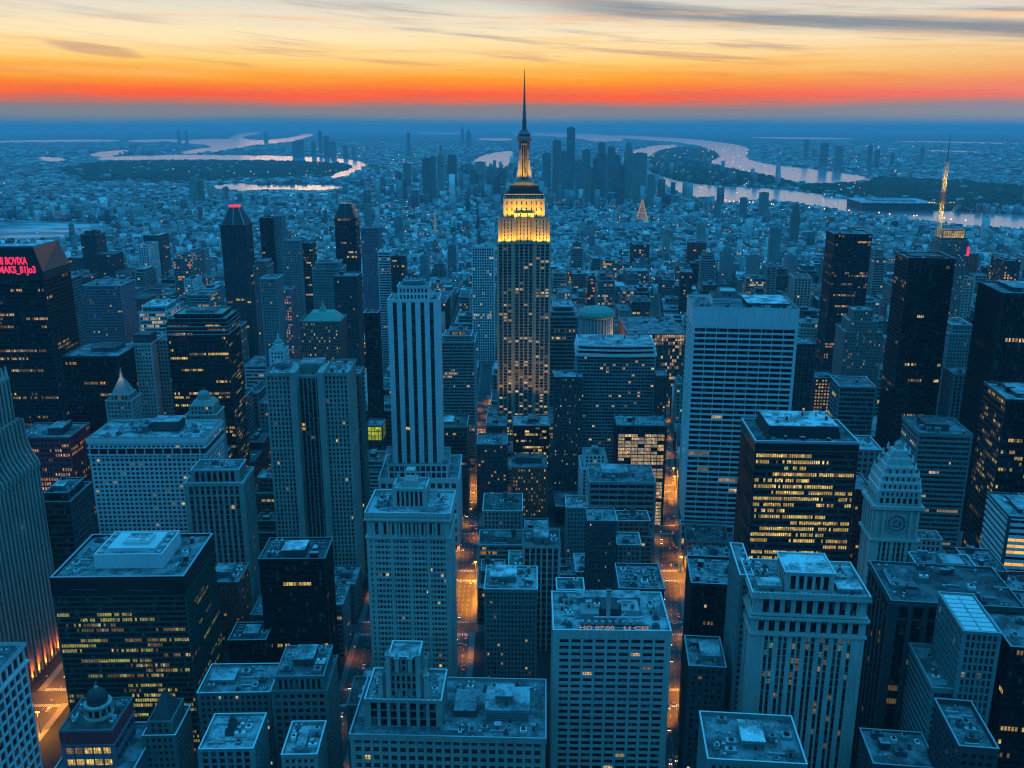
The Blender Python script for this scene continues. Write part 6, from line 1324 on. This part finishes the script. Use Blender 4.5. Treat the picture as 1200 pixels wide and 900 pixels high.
X0, Y0 = gnd(656, 258); z = unproj(656, 214, Y0)[1]; lattice('radio_mast', 'thin pale mast with red light beside the golden-crowned tower', X0, Y0, 0, z, 7, 1.5, 'metal_light', n=12)
o = bpy.data.objects[-1] if False else None
X0, Y0 = gnd(510, 276); z = unproj(510, 248, Y0)[1]; lattice('radio_mast', 'thin gold-lit mast standing among low roofs left of the golden-crowned tower', X0, Y0, 0, z, 5, 1.2, 'gold_self_glow', n=10)  # gold light on this mast is likewise emission of its bars
# pale flat shed on the river pier and a low stadium
X0, Y0 = gnd(1052, 247); ww = 80 / F * Y0; o = empty('exhibition_hall', (X0, Y0, 0), -.1); tag(o, 'long pale flat-roofed hall standing on the riverbank pier', 'hall')
b = MB(); b.box(-ww / 2, ww / 2, 0, ww * .9, 0, 34, 'slate'); b.build('wall', o); b = MB(); b.box(-ww / 2 - 5, ww / 2 + 5, -5, ww * .9 + 5, 34, 38, 'roof_white'); b.box(-ww * .3, ww * .3, ww * .2, ww * .7, 38, 44, 'roof_light'); b.build('roof', o)
X0, Y0 = gnd(735, 272); o = empty('stadium', (X0, Y0, 0)); tag(o, 'low oval stadium with pale domed roof among distant blocks', 'stadium')
b = MB(); b.lathe(0, 0, [(88, 0), (88, 20)], 'grey_stone', 36); b.build('wall', o); b = MB(); b.lathe(0, 0, [(91, 20), (88, 24), (70, 29), (35, 33), (4, 34)], 'roof_mid', 36)
for q in range(18): A = q * math.pi / 9; b.bar((89 * math.cos(A), 89 * math.sin(A), 24), (20 * math.cos(A), 20 * math.sin(A), 33.8), .9, 'metal_light')
b.build('roof', o)

# ------------------------------------------------------------------ street lamps and traffic
b = MB(); b.bar((0, 0, 0), (0, 0, 9), .11, 'steel', 6, .07); b.bar((0, 0, 8.9), (2.4, 0, 9.5), .06, 'steel', 5); b.box(-.2, .2, -.2, .2, 0, .5, 'steel')
POLE = b.mesh('pole'); b = MB(); b.box(1.9, 3.0, -.3, .3, 9.32, 9.45, 'lamp_orange'); b.frustum(2.45, 0, 9.45, 9.62, .6, .32, .35, .15, 'steel'); LH = b.mesh('lamp_head')
LD = bpy.data.lights.new('street_light', 'SPOT'); LD.energy = 12000; LD.color = (1, .29, .006); LD.shadow_soft_size = .35; LD.spot_size = R(128); LD.spot_blend = .5
LD2 = LD.copy(); LD2.energy = 5000; LD2.color = (1, .26, .04)
LNAME = {'A': 'avenue before the golden-crowned tower', 'B': 'wide avenue by the white-framed tower', 'C': 'narrow street left of the square-lantern tower', 'D': 'street beside the white-topped hotel', 'E': 'street below the ribbed deco tower', 'G': 'street beside the ornate corniced high-rise', 'I': 'street among the dark towers'}
cnt = 0
for k, y0, y1, stp, ld in (('A', 470, 1300, 34, LD), ('B', 440, 1350, 34, LD), ('C', 480, 900, 44, LD2), ('D', 600, 1200, 44, LD), ('E', 480, 1000, 30, LD), ('G', 430, 900, 48, LD2), ('I', 500, 800, 50, LD2)):
    av = AV[k]; y = y0; sd_ = 1
    while y < y1:
        x = av[0] + av[1] * y + sd_ * (av[2] + .9)
        o = empty('street_lamp', (x, y, .15), 0 if sd_ < 0 else math.pi); tag(o, f"slim street lamp with orange light on the {LNAME[k]}", 'street lamp', f"street lamps on the {LNAME[k]}")
        for nme, me_ in (('pole', POLE), ('lamp_head', LH)): c_ = bpy.data.objects.new(nme, me_); col.objects.link(c_); c_.parent = o
        c_ = bpy.data.objects.new('street_light', ld); col.objects.link(c_); c_.parent = o; c_.location = (2.45, 0, 9.25); cnt += 1
        y += stp * rnd.uniform(.85, 1.15); sd_ = -sd_
print('lamps', cnt)
LD3 = LD.copy(); LD3.energy = 75000; LD3.color = (1, .32, .003); LD3.spot_size = R(160); LD4 = LD.copy(); LD4.type; LD4.energy = 300000
b = MB(); b.bar((0, 0, 0), (0, 0, 16), .22, 'steel', 6, .14); b.box(-1.2, 1.2, -.2, .2, 15.6, 15.9, 'steel'); FP = b.mesh('pole'); b = MB(); b.box(-1.3, 1.3, -.35, .35, 16.0, 16.4, 'lamp_orange'); FH = b.mesh('lamp_head')
def mast(x, y, ld, lab):  # masts added to throw the brighter orange pools of street light
    o = empty('added_floodlight_mast', (x, y, .02)); tag(o, lab, 'floodlight', 'added orange floodlights')
    for nme, me_ in (('pole', FP), ('lamp_head', FH)): c_ = bpy.data.objects.new(nme, me_); col.objects.link(c_); c_.parent = o
    c_ = bpy.data.objects.new('street_light', ld); col.objects.link(c_); c_.parent = o; c_.location = (0, -.6, 15.7)
for k, yy in (('A', 930), ('A', 955), ('A', 735), ('A', 700), ('B', 965), ('B', 940), ('B', 745), ('B', 560), ('D', 880), ('D', 920), ('E', 560), ('E', 610), ('E', 520), ('A', 1130), ('G', 560)):
    av = AV[k]; mast(av[0] + av[1] * yy + av[2] + 1.2, yy, LD3, f"added orange floodlight mast at a crossing on the {LNAME[k]}")
for px, py in ((178, 326), (222, 302), (236, 290), (300, 462), (343, 475), (372, 470), (442, 472), (590, 470), (740, 395), (668, 340), (772, 450), (100, 402), (283, 484), (960, 455), (1000, 268), (880, 250)):
    x, y = gnd(px, py); mast(x, y, LD4, 'added orange floodlight mast glowing among distant low roofs')
def carmesh(m):
    b = MB(); b.frustum(0, 0, .32, .85, .92, 2.25, .88, 2.2, m); b.frustum(0, -.15, .85, 1.42, .82, 1.35, .66, .85, m)
    body = b.mesh('body'); b = MB(); b.frustum(0, -.15, .87, 1.36, .835, 1.37, .69, .92, 'car_glass'); gl = b.mesh('window')
    return body, gl
CARS = [carmesh(m) for m in ('car_black', 'car_white', 'car_yellow', 'car_grey')]; CN = ['black', 'white', 'yellow', 'grey']
b = MB(); 
def wheelmesh():
    b = MB(); n = 10; i = b.mat('rubber')
    for xx in (-.12, .12):
        for j in range(n): b.v.append((xx, .34 * math.cos(2 * math.pi * j / n), .34 * math.sin(2 * math.pi * j / n)))
    for j in range(n): b.f.append((j, (j + 1) % n, n + (j + 1) % n, n + j)); b.mi.append(i)
    b.f.append(tuple(range(n))[::-1]); b.f.append(tuple(range(n, 2 * n))); b.mi += [i, i]; return b.mesh('wheel')
WH = wheelmesh(); b = MB(); b.box(-.28, .28, -.06, .06, -.14, .14, 'head_light'); HL = b.mesh('headlight'); b = MB(); b.box(-.28, .28, -.06, .06, -.12, .12, 'tail_light'); TL = b.mesh('tail_light')
for k, y0, y1, n in (('A', 500, 1150, 46), ('B', 440, 1200, 70), ('C', 520, 760, 12), ('E', 500, 640, 8), ('G', 450, 640, 8)):
    av = AV[k]; lanes = (-.75, -.25, .25, .75) if k in 'AB' else (-.45, .45); occ = []
    for _ in range(n):
        la = rnd.choice(lanes); y = rnd.uniform(y0, y1)
        if any(l == la and abs(y - q) < 7 for l, q in occ): continue
        if any(abs(y - q) < 7 for q in CROSS): continue
        occ.append((la, y)); ci_ = rnd.choices(range(4), (4, 2, 3, 3))[0]; body, gl = CARS[ci_]
        ph = -math.atan(av[1]); o = empty('car', (av[0] + av[1] * y + la * av[2] * .9, y, .02), ph + (math.pi if la < 0 else 0))
        tag(o, f"{CN[ci_]} car driving {'towards the viewer' if la < 0 else 'away'} on the {LNAME[k]}", 'car', f"{CN[ci_]} cars driving {'towards the viewer' if la < 0 else 'away'} on the {LNAME[k]}")
        def pc(nm, me_, l): c_ = bpy.data.objects.new(nm, me_); col.objects.link(c_); c_.parent = o; c_.location = l
        pc('body', body, (0, 0, 0)); pc('window', gl, (0, 0, 0))
        for x in (-.82, .82):
            pc('wheel', WH, (x, 1.4, .34)); pc('wheel', WH, (x, -1.4, .34)); pc('headlight', HL, (x * .75, 2.27, .66)); pc('tail_light', TL, (x * .8, -2.27, .7))
# ------------------------------------------------------------------ haze: one closed box of even air, sky outside it
m, g = newmat('haze'); v = g.n('ShaderNodeVolumePrincipled'); v.inputs['Color'].default_value = (.58, .90, 1., 1); v.inputs['Density'].default_value = 4.6e-5; v.inputs['Anisotropy'].default_value = 0.
o_ = g.n('ShaderNodeOutputMaterial'); g.nt.links.new(v.outputs[0], o_.inputs['Volume'])
b = MB(); b.box(-115000, 115000, -900, 135000, -1.5, 475, 'haze'); tag(b.build('haze'), 'thin even blue evening haze over the city', 'haze', None, 'stuff')
